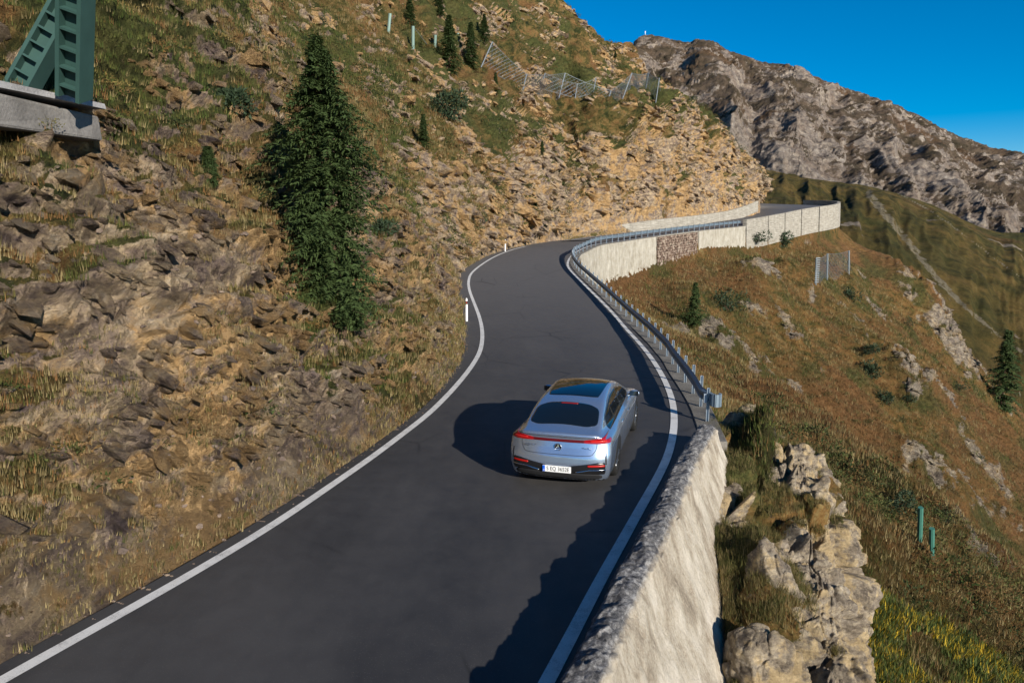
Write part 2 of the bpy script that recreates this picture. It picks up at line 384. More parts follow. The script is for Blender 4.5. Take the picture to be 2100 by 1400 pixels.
# match across for the surface
def match(A, B):
    out = []; j = 0
    for a in A:
        seg = B[j:j+60]; d = np.linalg.norm(seg[:, :2]-a[:2], axis=1); j2 = j+int(np.argmin(d)); out.append(j2); j = j2
    idx = np.array(out, float); k = np.ones(25)/25
    idx = np.convolve(np.r_[[idx[0]]*12, idx, [idx[-1]]*12], k, 'valid')
    return idx
idx = match(Lcurve, Rcurve)
def at_idx(P, idx): return np.stack([np.interp(idx, np.arange(len(P)), P[:, k]) for k in range(P.shape[1])], 1)
Eo = at_idx(EDGE, idx); Rl = at_idx(Rcurve, idx)
NV = 15; rows = []
tk = []
for k in range(NV):
    f = k/(NV-1); P = TOE*(1-f)+Eo*f; P = P.copy(); P[:, 2] += .05*math.sin(math.pi*f)*0
    rows.append(P); tk.append(np.full(len(P), .55*(math.exp(-((f-.3)/.07)**2)+math.exp(-((f-.66)/.07)**2))))
V = np.stack(rows, 1).reshape(-1, 3); tr = np.stack(tk, 1).ravel()
tr = tr*(.3+.7*sstep(-.3, .5, fbm(V*.12, 3)))
road = fastmesh('road', V, gridfaces(len(TOE), NV, True), M_asph, None, True, {'track': tr*.5, 'painted_falloff': .78*sstep(7, 62, V[:, 1])}); tag(road, kind='structure')  # asphalt lightens with distance: a light gradient painted as colour
def strip(name, P, N, o0, o1, dz, mat):
    a = P.copy(); b = P.copy(); a[:, :2] += N*o0; b[:, :2] += N*o1; a[:, 2] += dz; b[:, 2] += dz
    return fastmesh(name, np.stack([a, b], 1).reshape(-1, 3), gridfaces(len(P), 2, True), mat)
iL = Lcurve[:, 1] < 104
# lines lie 6 mm above the asphalt
tag(strip('left_edge_line', Lcurve[iL], NL[iL], -.085, .085, .012, M_paint), kind='structure')
iR = np.arange(len(Rcurve)) < np.argmax(Rcurve[:, 1] > 101)
tag(strip('right_edge_line', Rcurve[iR], NR[iR], -.085, .085, .012, M_paint), kind='structure')

# ------------------------------------------------------------------ hillside on the left
def toe_at(Y):
    i = int(np.argmax(TOE[:, 1] >= Y)); return TOE[i], -NL[i]
Pn = [(-.25, -1.2), (0, -.03), (.9, 1.0), (2.1, 3.4), (4.3, 7.0), (8.5, 12), (16, 19.5), (28, 31), (44, 46)]
cols = []
for Y in (-18, -8, 0, 7, 14, 21, 28, 36, 45, 54):
    T, N = toe_at(Y)
    cols.append([[T[0]+N[0]*d, T[1]+N[1]*d, T[2]+z] for d, z in Pn])
for Y, N in ((66, (-.62, .78)), (79, (-.46, .89))):
    T, _ = toe_at(Y); cols.append([[T[0]+N[0]*d*.9, T[1]+N[1]*d*.9, T[2]+z] for d, z in Pn])
def pc(lst):
    c = [atY(*p) for p in lst]; b = c[0]+np.array([0, -.2, -1.5]); cols.append([b]+c)
pc([(1182,485,91.5),(1180,455,92.5),(1165,390,96),(1150,320,100),(1145,235,107),(1140,150,124),(1130,60,139),(1112,-8,152)])
pc([(1255,478,94),(1253,430,96),(1247,360,99),(1235,290,103),(1222,236,107),(1210,195,118),(1205,115,140),(1198,57,155)])
pc([(1340,466,103),(1338,410,105),(1330,340,108),(1310,270,112),(1290,215,116),(1255,205,130),(1250,150,147),(1243,94,158)])
pc([(1430,454,113),(1425,400,115),(1410,330,118),(1375,250,121),(1333,190,124),(1300,222,142),(1295,170,157),(1288,124,166)])
pc([(1500,442,121),(1498,405,122.5),(1480,350,125),(1440,290,127.5),(1400,243,130),(1370,280,147),(1350,305,160),(1340,300,176)])
pc([(1553,420,130),(1550,402,131),(1542,378,132.5),(1520,345,134.5),(1487,312,138),(1470,335,151),(1450,355,166),(1440,365,182)])
pc([(1556,424,142),(1548,408,143),(1538,390,145),(1523,365,148),(1500,345,152),(1485,365,162),(1465,385,172),(1455,395,190)])
pc([(1535,425,158),(1528,410,159),(1518,392,161),(1505,372,164),(1480,355,168),(1462,372,178),(1445,390,190),(1435,400,210)])
cols = np.array(cols, float)
def adaptive(P, k, mn):
    """param samples along axis 0 with spacing about k*distance"""
    t = np.linspace(0, len(P)-1, 4000); D = catmull(P, t)
    D = D.reshape(len(t), -1, 3); seg = np.linalg.norm(np.diff(D, axis=0), axis=2)
    dist = np.maximum(np.linalg.norm(D[1:, :, :]-np.array([0, 0, CAM_H]), axis=2), mn)
    w = np.r_[0, np.cumsum((seg/dist/k).max(1) if D.shape[1] < 9 else (seg/dist/k).mean(1))]
    n = int(w[-1])+2
    return np.interp(np.linspace(0, w[-1], n), w, t)
def surface(cols, ku, kv, mn=7, maxu=1200, maxv=700):
    tu = adaptive(cols[:, [2, 4]], ku, mn)
    if len(tu) > maxu: tu = np.interp(np.linspace(0, 1, maxu), np.linspace(0, 1, len(tu)), tu)
    G = catmull(cols, tu)                                  # nu, rows, 3
    tv = adaptive(np.transpose(cols, (1, 0, 2))[:, [min(5, len(cols)-1), min(9, len(cols)-1), min(14, len(cols)-1)]], kv, mn)
    if len(tv) > maxv: tv = np.interp(np.linspace(0, 1, maxv), np.linspace(0, 1, len(tv)), tv)
    G = catmull(np.transpose(G, (1, 0, 2)), tv); G = np.transpose(G, (1, 0, 2))
    return G, tu, tv
def gnorm(G):
    a = np.gradient(G, axis=0); b = np.gradient(G, axis=1); n = np.cross(a, b)
    return n/(np.linalg.norm(n, axis=2)[..., None]+1e-9)
G, tu, tv = surface(cols, .0042, .0042, 7, 1150, 520)
N = gnorm(G)
mid = N[len(tu)//4, len(tv)//2]
if mid[0] < 0: N = -N
flipA = mid[0] < 0
taper = sstep(1.05, 2.3, tv)[None, :]; taper2 = sstep(1.2, 3.2, tv)[None, :]
Dc = np.linalg.norm(G-np.array([0, 0, CAM_H]), axis=2)
st = G @ np.array([[.9, .15, .1], [-.15, .9, .25], [.0, .35, 2.2]]).T        # tilted strata coordinates
d = 1.5*fbm(G/7.5, 3)*taper2 + .95*ridged(st/2.8, 4, .58)*taper + .16*ridged(st/.8+9, 3, .6)*taper + .05*fbm(G/.22, 2)*taper
wf, wh = worley(st*[.8, .8, .8]/1.25, 3); wf2, wh2 = worley(st/.42+40, 9)
far_w = sstep(55, 110, Dc); crk = sstep(-.2, .25, fbm(G/6+60, 3))
d += (.8*(wh-.5)*sstep(0, .25, wf)-.10*sstep(.10, 0, wf))*taper*(.4+.6*crk) + .16*(wh2-.5)*taper*sstep(60, 30, Dc)
wf, wh = worley(st*[.7, .7, .5]/4.2, 5); uu = np.broadcast_to(tu[:, None], G.shape[:2]); ribA = ridged(np.stack([uu*2.6, tv[None, :]*.35+0*uu, 0*uu+5], -1), 3, .6)
wf3, wh3 = worley(st*[.7, .7, .45]/8.5+70, 8); d += far_w*(2.6*(wh3-.5)*sstep(0, .15, wf3)-.5*sstep(.08, 0, wf3))*taper2*sstep(6, 4.6, tv)[None, :]
d += far_w*(2.4*ribA*taper2*sstep(5.4, 4, tv)[None, :]) + far_w*(2.2*(wh-.5)*sstep(0, .2, wf)-.3*sstep(.1, 0, wf))*taper2
d += far_w*(2.0*fbm(G/19, 4)+.9*ridged(st/5.5+3, 3, .55)+1.3*fbm(G/30+4, 2))*taper2*sstep(9, 6.2, tv)[None, :]*1.0
G2 = G + N*d[..., None]
N2 = gnorm(G2)*(-1 if flipA else 1)
gm = fbm(G2/5.0+5, 4, .6); hgt = (tv/8.0)[None, :]
grassA = .43 + 1.45*gm + .55*(N2[..., 2]-.48) + .40*sstep(.30, .62, hgt) - .12*sstep(.32, .1, hgt)
grassA += .12*taper-.10*crk
grassA += far_w*(.30*sstep(.42, .6, hgt) - .16*sstep(.5, .38, hgt)) - .12*far_w*ribA
grassA -= .55*sstep(.16, .40, fbm(G2/np.where(Dc > 60, 13, 6)[..., None]+21, 4, .6))*sstep(.3, .5, hgt)
rustA = np.clip(sstep(.06, .4, fbm(G2/6.5+31, 3))*.75, 0, 1)
greenA = sstep(-.10, .16, fbm(G2/np.where(Dc > 60, 11, 4.5)[..., None]+77, 3))*.85
hill = fastmesh('rocky_hillside', G2.reshape(-1, 3), gridfaces(len(tu), len(tv), flipA), M_hill, None, True,
                {'grass': grassA.ravel(), 'rust': rustA.ravel(), 'green': greenA.ravel()})
tag(hill, kind='structure')
A_V = G2.reshape(-1, 3); A_px, A_py, A_d = proj(A_V); A_N = N2.reshape(-1, 3); A_g = grassA.ravel(); A_T = np.broadcast_to(tv[None, :], G2.shape[:2]).ravel()

# ------------------------------------------------------------------ slope falling away on the right
th = np.radians(np.linspace(-16, 66, 760)); rr = 3.2*np.exp(np.linspace(0, math.log(420/3.2), 640))
TH, RR = np.meshgrid(th, rr, indexing='ij')
X = RR*np.sin(TH)*1.0; Yv = RR*np.cos(TH)-1.5
E = EDGE[::3]; segA = E[:-1, :2]; segB = E[1:, :2]; dv = segB-segA; L2 = (dv**2).sum(1)
def edge_dist(X, Y):
    P = np.stack([X.ravel(), Y.ravel()], 1); best = np.full(len(P), 1e9); ze = np.zeros(len(P)); sg = np.ones(len(P)); tt = np.zeros(len(P))
    for j in range(len(segA)):
        w = P-segA[j]; t = np.clip((w @ dv[j])/L2[j], 0, 1); q = w-t[:, None]*dv[j]; dd = (q**2).sum(1)
        cr = dv[j][0]*w[:, 1]-dv[j][1]*w[:, 0]; m = dd < best
        best[m] = dd[m]; ze[m] = (E[j, 2]+(E[j+1, 2]-E[j, 2])*t)[m]; sg[m] = np.where(cr[m] < 0, 1, -1); tt[m] = (j+t)[m]
    s = X.shape; return np.sqrt(best).reshape(s)*sg.reshape(s), ze.reshape(s), tt.reshape(s)
D_, ZE, TT = edge_dist(X, Yv)
EY = np.interp(TT, np.arange(len(E)), E[:, 1]); EX = np.interp(TT, np.arange(len(E)), E[:, 0])
farpart = sstep(62, 72, EY)
endpart = sstep(112, 134, EY)*sstep(38, 55, EX)
foot = interp(EY, [(-30, 5.5), (4, 3.9), (8, 3.2), (11, 2.2), (13, 1.4), (15.5, .65), (17.5, .35), (25, .25), (55, .45), (60, 3.6), (70, 4.3), (80, 4.0), (88, 3.0), (94, 2.6), (100, 3.0), (116, 4.0), (134, 4.6), (150, 1.5)])
slope = .80 + .22*endpart + .12*sstep(60, 20, EY)*0
dd_ = np.maximum(D_, 0)
nearw = sstep(20, 16, EY)
drop = foot*sstep(-.2, .5, D_) + slope*dd_ + .0012*dd_**2 + nearw*(-.72*np.minimum(dd_, 1.5)+2.6*sstep(1.2, 2.1, dd_))
Bz = ZE - drop
Bz = np.where(D_ < 0, ZE-.12-np.minimum(-D_, 2.0)*.5, Bz)
P3 = np.stack([X, Yv, Bz], -1)
# ribs running down the fall line, hollows, lumps
rib = 1.3*ridged(np.stack([TT*1.2/11, dd_/45, 0*TT+3], -1), 3, .55)
rib2 = ridged(np.stack([TT*1.2/3.2, dd_/14, 0*TT+8], -1), 3, .55)
am = sstep(.3, 9, dd_)*(1-.75*sstep(54, 62, EY)*sstep(88, 80, EY)*sstep(16, 8, dd_))
lump = fbm(P3*[1/9, 1/9, 0], 4, .5)
Bz2 = Bz + am*(2.0*rib+.75*rib2+1.7*lump) + sstep(.1, 2, dd_)*(.34*fbm(P3*[.8, .8, 0], 3)+.07*fbm(P3*[4, 4, 0], 2))
near_w = sstep(.5, 3, dd_)
Bumps = [  # px, py, Y, radius, height  (knolls and crags that stand out of the slope)
    (1275,585,58,2.0,2.0), (1470,540,72,4.0,2.4), (1500,600,66,5,2.2), (1550,530,92,4,1.8), (1392,560,80,3.2,2.6), (1610,520,100,4,1.8), (1885,600,128,6,3.5),
    (1545,905,16.8,1.5,1.1), (1850,780,88,6,3.0), (1930,960,70,5,2.6), (1960,700,120,7,3)]
crag = np.zeros_like(X)
for px, py, Yb, r, h in Bumps:
    c = atY(px, py, Yb); g = np.exp(-((X-c[0])**2+(Yv-c[1])**2)/r**2); g = g*(sstep(.3, 1.6, D_) if Yb < 20 else sstep(1, 7, D_)); Bz2 += h*g*(1+.5*ridged(P3*[.35, .35, 0], 3)); crag += g
P3 = np.stack([X, Yv, Bz2], -1); NB = gnorm(P3)
if NB[300, 300, 2] < 0: NB = -NB; flipB = True
else: flipB = False
rk = ridged(P3/1.8, 4, .6)
rockmask = np.maximum(sstep(.22, .5, fbm(P3/[7, 7, 9]+11, 4, .6)+.36*crag+.05*(rib)), nearw*sstep(1.2, 1.7, D_)*sstep(3.6, 2.8, D_)*.6)
wf, wh = worley(P3*[1, 1, .8]/1.7, 3)
Bz2 += 0
P3 = P3 + NB*(rockmask*am*(.45*rk+.8*(wh-.4)*sstep(0, .2, wf)))[..., None]
NB = gnorm(P3)*(-1 if flipB else 1)
grassB = .86 - .62*rockmask*(.35+.65*sstep(.9, .66, NB[..., 2]))*1.25
rustB = sstep(-.22, .22, fbm(P3*[1/12, 1/12, 1/12]+3, 3)+.10*rib)*.68
greenB = sstep(-.04, .28, fbm(P3/6.5+55, 4)+.12*crag-.12*rib)*.75
greenB = np.maximum(greenB, sstep(4.5, 1.5, D_)*sstep(26, 16, Yv)*.8)
slopeo = fastmesh('grass_slope', P3.reshape(-1, 3), gridfaces(len(th), len(rr), flipB), M_slope, None, True,
                  {'grass': grassB.ravel(), 'rust': rustB.ravel(), 'green': greenB.ravel()})
tag(slopeo, kind='structure')
B_V = P3.reshape(-1, 3); B_px, B_py, B_d = proj(B_V); B_N = NB.reshape(-1, 3); B_g = grassB.ravel(); B_D = D_.ravel()
B_rust = rustB.ravel(); B_green = greenB.ravel()

# ------------------------------------------------------------------ ridge with the footpath, mountain behind, valley floor
def pgrid(cs): return np.array([[atY(*p) for p in c] for c in cs], float)
mc = pgrid([
 [(1150,560,230),(1180,480,300),(1200,420,380),(1200,372,470),(1200,345,560)],
 [(1400,600,230),(1400,480,300),(1400,410,380),(1400,362,470),(1400,335,560)],
 [(1530,640,230),(1530,500,290),(1530,425,360),(1530,372,450),(1530,341,550)],
 [(1660,760,220),(1660,580,280),(1660,460,350),(1660,400,440),(1660,366,550)],
 [(1790,900,215),(1790,680,270),(1790,520,340),(1790,430,430),(1790,384,550)],
 [(1910,1000,215),(1910,770,270),(1910,590,340),(1910,480,430),(1905,418,550)],
 [(2040,1100,215),(2040,880,270),(2040,680,340),(2040,550,430),(2035,473,550)],
 [(2160,1150,215),(2160,940,270),(2160,740,340),(2160,590,430),(2160,480,550)],
 [(2400,1300,215),(2400,1040,270),(2400,820,340),(2400,640,430),(2400,520,550)],
 [(2800,1500,215),(2800,1200,270),(2800,930,340),(2800,700,430),(2800,560,550)]])
tu2 = np.linspace(0, len(mc)-1, 420); tv2 = np.linspace(0, 4, 260)
G = catmull(mc, tu2); G = np.transpose(catmull(np.transpose(G, (1, 0, 2)), tv2), (1, 0, 2)); N = gnorm(G)
fl = N[200, 120, 2] < 0
if fl: N = -N
UV = np.stack(np.broadcast_arrays(tu2[:, None]*2.2, tv2[None, :]*.55, 4.0), -1)
edge = sstep(4, 3.3, tv2)[None, :]
G = G + N*((6*ridged(UV, 3, .5)+3.0*fbm(G/40, 4))*edge + 1.0*fbm(G/9, 3))[..., None]
g3 = .95 - .75*sstep(.2, .5, fbm(G/34+9, 4, .6)) ; gr = sstep(.15, .5, fbm(G/60+3, 3))*.45; gg = sstep(.0, .4, fbm(G/50+30, 3))*.4
C_V = G.reshape(-1, 3); C_px, C_py, C_d = proj(C_V); pth = np.zeros(len(C_V))
for line, w0, w1 in (([(1783,398),(1803,425),(1842,470),(1880,518),(1920,568),(1960,610),(2000,648),(2050,690),(2120,738)], 11, 4), ([(1850,400),(1920,440),(1975,480),(2040,530),(2110,580)], 3, 2.5)):
    Lq = resample(np.array([(x, y, 0) for x, y in line], float), 6)[:, :2]
    best = np.full(len(C_V), 1e9); bi = np.zeros(len(C_V))
    for j, q in enumerate(Lq):
        dj = np.hypot(C_px-q[0], C_py-q[1]); mm = dj < best; best[mm] = dj[mm]; bi[mm] = j/len(Lq)
    pth = np.maximum(pth, .62*sstep(1.3, .4, best/(w0+(w1-w0)*bi)))
mid_ridge = fastmesh('green_ridge', G.reshape(-1, 3), gridfaces(len(tu2), len(tv2), fl), M_mid, None, True, {'grass': g3.ravel(), 'rust': gr.ravel(), 'green': gg.ravel(), 'path': pth})
tag(mid_ridge, kind='structure')
C_V = G.reshape(-1, 3); C_px, C_py, C_d = proj(C_V)
crest = [(1100,200),(1200,150),(1285,120),(1312,88),(1350,84),(1400,94),(1450,88),(1500,112),(1560,132),(1612,148),(1640,150),(1665,166),(1750,196),(1850,236),(1950,276),(2010,302),(2100,338),(2300,420),(2600,520),(2900,600)]
def ylow(px): return interp(px, [(1100, 400), (1500, 380), (1530, 375), (1650, 395), (1800, 420), (1900, 460), (2040, 510), (2160, 520), (2900, 700)])
mcols = []
for px, py in crest:
    yb = ylow(px); d1 = yb-py
    mcols.append([(px, yb+60, 700), (px, yb, 760), (px, py+d1*.72, 880), (px, py+d1*.48, 1050), (px, py+d1*.24, 1230), (px, py+d1*.08, 1380), (px, py, 1480), (px, py+40, 1600), (px, py+120, 1800)])
dc = pgrid(mcols)
tu3 = np.linspace(0, len(dc)-1, 900); tv3 = np.r_[np.linspace(0, 6, 330)[:-1], np.linspace(6, 8, 20)]
G = catmull(dc, tu3); G = np.transpose(catmull(np.transpose(G, (1, 0, 2)), tv3), (1, 0, 2)); N = gnorm(G)
fl = N[400, 150, 1] > 0
if fl: N = -N
su = G[..., 0]/G[..., 1]*1150+40*fbm(G/160, 3)+.10*G[..., 2]
UV = np.stack([su/150, tv3[None, :]*.16+0*su, 0*su+2], -1); UV2 = np.stack([su/48, tv3[None, :]*.5+0*su, 0*su+7], -1)
te = sstep(0, 1, tv3)[None, :]*(1-.7*sstep(4.6, 6, tv3)[None, :])
rb = ridged(UV, 3, .55); rb2 = ridged(UV2, 3, .6)
disp = te*(46*rb+9*rb2) + te*7*ridged(G/38, 5, .6) + (2.5+2*te)*(worley(G/17)[1]-.5) - te*21 + 3.0*fbm(G/8, 3)
G = G + N*disp[..., None]; N = gnorm(G)*(-1 if fl else 1)
gM = .36 + 1.1*fbm(G/90+3, 4, .6) + .6*(N[..., 2]-.62) + .18*sstep(2.5, 4, tv3)[None, :] - .35*sstep(2.2, .8, tv3)[None, :] - .25*sstep(4.6, 5.6, tv3)[None, :]*sstep(120, 330, G[..., 0])*0
rM = sstep(0, .4, fbm(G/110+40, 3))*.35
mtn = fastmesh('mountain', G.reshape(-1, 3), gridfaces(len(tu3), len(tv3), fl), M_mtn, None, True, {'grass': gM.ravel(), 'rust': rM.ravel(), 'green': 0*rM.ravel()})
tag(mtn, kind='structure')
D_V = G.reshape(-1, 3); D_px, D_py, D_d = proj(D_V)
gp = MB(); gp.box((0, 3000, -301), (26000, 26000, 2)); g_o = gp.build('valley_ground', M_mid); tag(g_o, kind='structure')

def hit(px, py, which='AB', r=5):
    """world point of the terrain seen at a pixel"""
    best = None
    for w in which:
        V_, x, y, d_, N_ = {'A': (A_V, A_px, A_py, A_d, A_N), 'B': (B_V, B_px, B_py, B_d, B_N), 'C': (C_V, C_px, C_py, C_d, None), 'D': (D_V, D_px, D_py, D_d, None)}[w]
        for q in (r, r*2, r*4, r*8):
            m = np.where((np.abs(x-px) < q) & (np.abs(y-py) < q) & (d_ > 2))[0]
            if len(m): break
        if len(m):
            dm = d_[m]; lo = dm.min(); k = m[dm < lo*1.06+.3]; k = k[np.argmin((x[k]-px)**2+(y[k]-py)**2)]
            if best is None or d_[k] < best[1]: best = (V_[k].copy(), d_[k], N_[k] if N_ is not None else None)
    return best if best else (atY(px, py, 60), 60, None)
# ------------------------------------------------------------------ wall beside the camera
def atZ(px, py, z):
    d = ray(px, py); k = (z-CAM_H)/d[2]; return np.array([d[0]*k, d[1]*k, z])
def sweep(P, N, prof, name, mat, parent=None, smooth_sh=False, closed=False, disp=None, attrs=None):
    prof = np.array(prof, float)
    if closed: prof = np.vstack([prof, prof[:1]])
    V = np.zeros((len(P), len(prof), 3)); V[..., :2] = P[:, None, :2]+N[:, None, :]*prof[None, :, 0:1]; V[..., 2] = P[:, None, 2]+prof[None, :, 1]
    if disp is not None: V = disp(V)
    nu, nv = V.shape[:2]; Fq = gridfaces(nu, nv); caps = []
    if closed:
        n = nv-1; caps = [np.arange(n)[None, :][:, ::-1], (np.arange(n)+(nu-1)*nv)[None, :]]
    return fastmesh(name, V.reshape(-1, 3), [Fq]+caps, mat, parent, smooth_sh, attrs)
WT = [(1145,1400),(1184,1321),(1224,1245),(1262,1168),(1313,1082),(1353,1007),(1380,950),(1408,905),(1430,874),(1442,861)]
Wp = [atZ(x, y, .52) for x, y in WT]; Wp = [Wp[0]-HEAD*k for k in (7, 4, 2)]+Wp
Wp = np.array(Wp); Wp[:, 2] = 0
Wd_ = smooth(resample(Wp, .035), it=60); Wn = normals2d(Wd_)
pr = [(0, -.15), (0, .1), (-.005, .3), (0, .44), (.03, .50), (.10, .525), (.17, .53), (.24, .53), (.31, .51), (.36, .46), (.41, .36), (.50, .12), (.63, -.25), (.87, -.85), (1.2, -1.6), (1.6, -2.5), (2.1, -3.6), (2.6, -5), (3.1, -6.6)]
prd = catmull(np.array(pr), np.r_[np.linspace(0, 10, 48), np.linspace(10, len(pr)-1, 60)[1:]])
topm = (prd[:, 1] > .40)
ln = len(Wd_)
endt = sstep(ln-1, ln-14, np.arange(ln))
def wd(V):
    n = fbm(V*[5.5, 5.5, 5.5], 3, .6); n2 = fbm(V*[14, 14, 14]+3, 2); n3 = fbm(V*[1.1, 1.1, 1.5]+8, 3); n4 = ridged(V*[2.2, 2.2, .8]+5, 3)
    w = np.clip(topm*1.0, .0, 1)[None, :]
    out = np.zeros_like(V); out[..., :2] = Wn[:, None, :]
    lowm = (prd[:, 0] > .37)[None, :]
    V = V + out*((n*.04+n2*.015)*(.5+w*1.2)+n3*.06*lowm+n4*.018*lowm)[..., None]
    V[..., 2] += (n*.055+n2*.03+.09*fbm(V*[2.4, 2.4, 0], 2))*w + n3*.03*(prd[:, 1] > .2)[None, :]
    V[..., 2] -= (1-endt)[:, None]*.25*(prd[:, 1] > .2)[None, :]
    # close the far end
    c = (Wd_[:, :2]+Wn*.25)
    k = (.25+.75*endt)[:, None, None]; V[..., :2] = c[:, None]*(1-k)+V[..., :2]*k
    return V
wall = sweep(Wd_, Wn, prd, 'roadside_wall', M_wall, None, True, False, wd, {'top': np.broadcast_to(sstep(.39, .34, prd[:, 0])*sstep(.33, .44, prd[:, 1])+ (prd[:, 0] < .02)*1.0, (ln, len(prd))).ravel()})
tag(wall, 'pale plastered roadside wall with rough grey stone top in the near right corner', 'wall')

# ------------------------------------------------------------------ kerb and guard rail
GP = [road_pt(*p) for p in [(1451,868),(1438,837),(1421,809),(1402,782),(1387,761),(1373,738),(1357,721),(1345,707),(1321,684),(1296,661),(1271,637),(1243,610),(1214,583),(1188,558),(1177,541),(1178,527)]]
GP = np.vstack([GP, RE])
GPd = smooth(resample(GP, .25), it=8); GN = normals2d(GPd)
KP = np.vstack([GPd[0]-(GPd[4]-GPd[0])*k for k in (1.6, 1.2, .8, .4)]+[GPd])
kerb = sweep(KP, normals2d(KP), [(-.30, -.10), (-.30, .015), (-.28, .03), (.24, .03), (.26, .015), (.26, -1.2)], 'kerb', M_kerb, None, False, True); tag(kerb, kind='structure')
gr_ = empty('guardrail', GPd[0])
tag(gr_, 'long galvanised guardrail on short posts curving along the outer edge of the road', 'guardrail')
def setloc(o, parent):                       # world-space mesh under a placed empty
    o.location = tuple(-np.array(parent.location)); return o
wprof = [(-.10, .46), (-.115, .48), (-.18, .51), (-.19, .55), (-.12, .59), (-.11, .61), (-.12, .635), (-.19, .675), (-.18, .715), (-.115, .745), (-.10, .765), (-.095, .765), (-.11, .74), (-.165, .71), (-.175, .68), (-.105, .64), (-.095, .61), (-.105, .585), (-.175, .55), (-.165, .515), (-.11, .485), (-.095, .46)]
rail_path = GPd.copy(); s_ = np.arange(len(GPd))*.25
rail_path[:, :2] += GN*(.18*np.exp(-(s_/.4)**2))[:, None]
rb_ = sweep(rail_path, GN, wprof, 'beam', M_beam, gr_, False, True); setloc(rb_, gr_)
m = MB(); e0 = rail_path[0]+np.array([*(GN[0]*-.14), .61]); 
for k in range(9):                            # rolled end
    a = math.pi*k/8; c = e0+np.array([*(GN[0]*(.12-.10*math.cos(a))), 0])*1+np.array([0, -.16*math.sin(a), 0]); m.box(c, (.05, .06, .31), rotz(-a))
setloc(m.build('end_cap', M_beam, gr_), gr_)
pm = MB(); pm.box((0, .03, .36), (.07, .012, 1.0)); pm.box((-.03, 0, .36), (.012, .07, 1.0)); pm.box((.03, 0, .36), (.012, .07, 1.0))
post0 = None; sm_ = MB(); sm_.box((-.06, 0, .61), (.09, .07, .22)); spacer_me = None
nxt = 0.1
ss = np.r_[0, np.cumsum(np.linalg.norm(np.diff(GPd, axis=0), axis=1))]
while nxt < ss[-1]:
    p = np.array([np.interp(nxt, ss, GPd[:, k]) for k in range(3)]); n = np.array([np.interp(nxt, ss, GN[:, k]) for k in range(2)])
    if post0 is None:
        post0 = pm.build('post', M_galv, gr_); sp0 = sm_.build('spacer', M_galv, post0); o = post0
    else:
        o = post0.copy(); COL.objects.link(o); c = sp0.copy(); COL.objects.link(c); c.parent = o
    o.location = tuple(p-np.array(gr_.location)); o.rotation_euler = (0, 0, math.atan2(n[1], n[0]))
    nxt += 1.5

# ------------------------------------------------------------------ walls under and beside the far road
FPd = resample(far, .4); FN = normals2d(FPd); fpx = proj(FPd)[0]; fi = np.arange(len(FPd)); corner = int(np.argmax(fpx))
def seg(x0, x1): return (fpx >= x0) & (fpx < x1) & (fi <= corner)
def ret(name, m, top, bot, mat, lab=None, cat=None, parent=None, thick=.4, batter=.12, rough=.0):
    P = FPd[m]; N = FN[m]; P = P.copy(); P[:, :2] += N*.30
    nb = 26; zs = np.linspace(bot, top, nb)
    pf = [(-thick, bot)]+[(-thick, top)]+[(0+batter*(top-z)/3, z) for z in zs[::-1]]
    def dsp(V):
        if rough: V = V + np.concatenate([N[:, None, :]*(rough*fbm(V*1.7, 3))[..., None], 0*V[..., :1]], -1)
        return V
    Pd = resample(P, .25); N = normals2d(Pd)
    o = sweep(Pd, N, pf, name, mat, parent, False, True, dsp if rough else None)
    if lab: tag(o, lab, cat)
    return o
seg0 = np.concatenate([GPd[(GPd[:, 1] > 58) & (GPd[:, 1] < RE[0][1])][::2], FPd[seg(1190, 1342)]])
def ret_path(name, P, *a, **k):
    global FPd, FN
    s1, s2 = FPd, FN; FPd = P; FN = normals2d(P); o = ret(name, np.ones(len(P), bool), *a, **k); FPd, FN = s1, s2; return o
ret_path('retaining_wall', seg0, -.02, -4.4, M_conc, 'tall pale concrete retaining wall on the inside of the far bend', 'wall', rough=.10)
ret('retaining_wall', seg(1428, 1526), -.02, -3.6, M_conc, 'low pale concrete retaining wall below the far end of the guardrail', 'wall', rough=.06)
# dark rubble section between them
st_root = empty('rubble_wall', FPd[seg(1342, 1428)][0]); tag(st_root, 'dark red brown rubble stone wall between two pale concrete walls', 'wall')
setloc(ret('backing', seg(1342, 1428), -.05, -4.2, plain('dark mortar', (.10, .08, .07), .95), None, None, st_root, batter=.0), st_root)
mb = MB(); rs = np.random.RandomState(4); P = resample(FPd[seg(1342, 1428)], .3); Nn = normals2d(P)
M_rub = NT('rubble'); _c = M_rub.ramp(M_rub.noise(2.3, 3, .6), [(.35, (.09, .06, .045)), (.5, (.18, .125, .095)), (.65, (.34, .28, .22))]); M_rub = M_rub.done(_c, .95)
for i in range(len(P)-1):
    for j in range(14):
        c = P[i]+np.array([*(Nn[i]*(.36+rs.uniform(-.05, .05))), -.22-j*.29+rs.uniform(-.04, .04)]); b = rotz(math.atan2(Nn[i][1], Nn[i][0])+rs.uniform(-.15, .15))
        mb.box(c, (.22, .30*rs.uniform(.75, 1.2), .25*rs.uniform(.75, 1.15)), b, .035, rs)
so = mb.build('stones', M_rub, st_root); setloc(so, st_root); tag(so, kind='stuff')
ret('coping', seg(1342, 1428), .02, -.28, M_conc, None, None, st_root, thick=.5, batter=0); setloc([o for o in st_root.children if o.name.startswith('coping')][0], st_root)
pw = empty('parapet_wall', FPd[seg(1526, 1800)][0]); tag(pw, 'pale board marked concrete parapet wall ending at the far corner of the road', 'wall')
for a, b in ((1526, 1570.3), (1570.5, 1606.3), (1606.5, 1640.3), (1640.5, 1676.3), (1676.5, 1800)):
    o = ret('panel', seg(a, b), .85, -3.4, M_board, None, None, pw, thick=.55, rough=.05); setloc(o, pw)
rt = FPd[corner:corner+34]
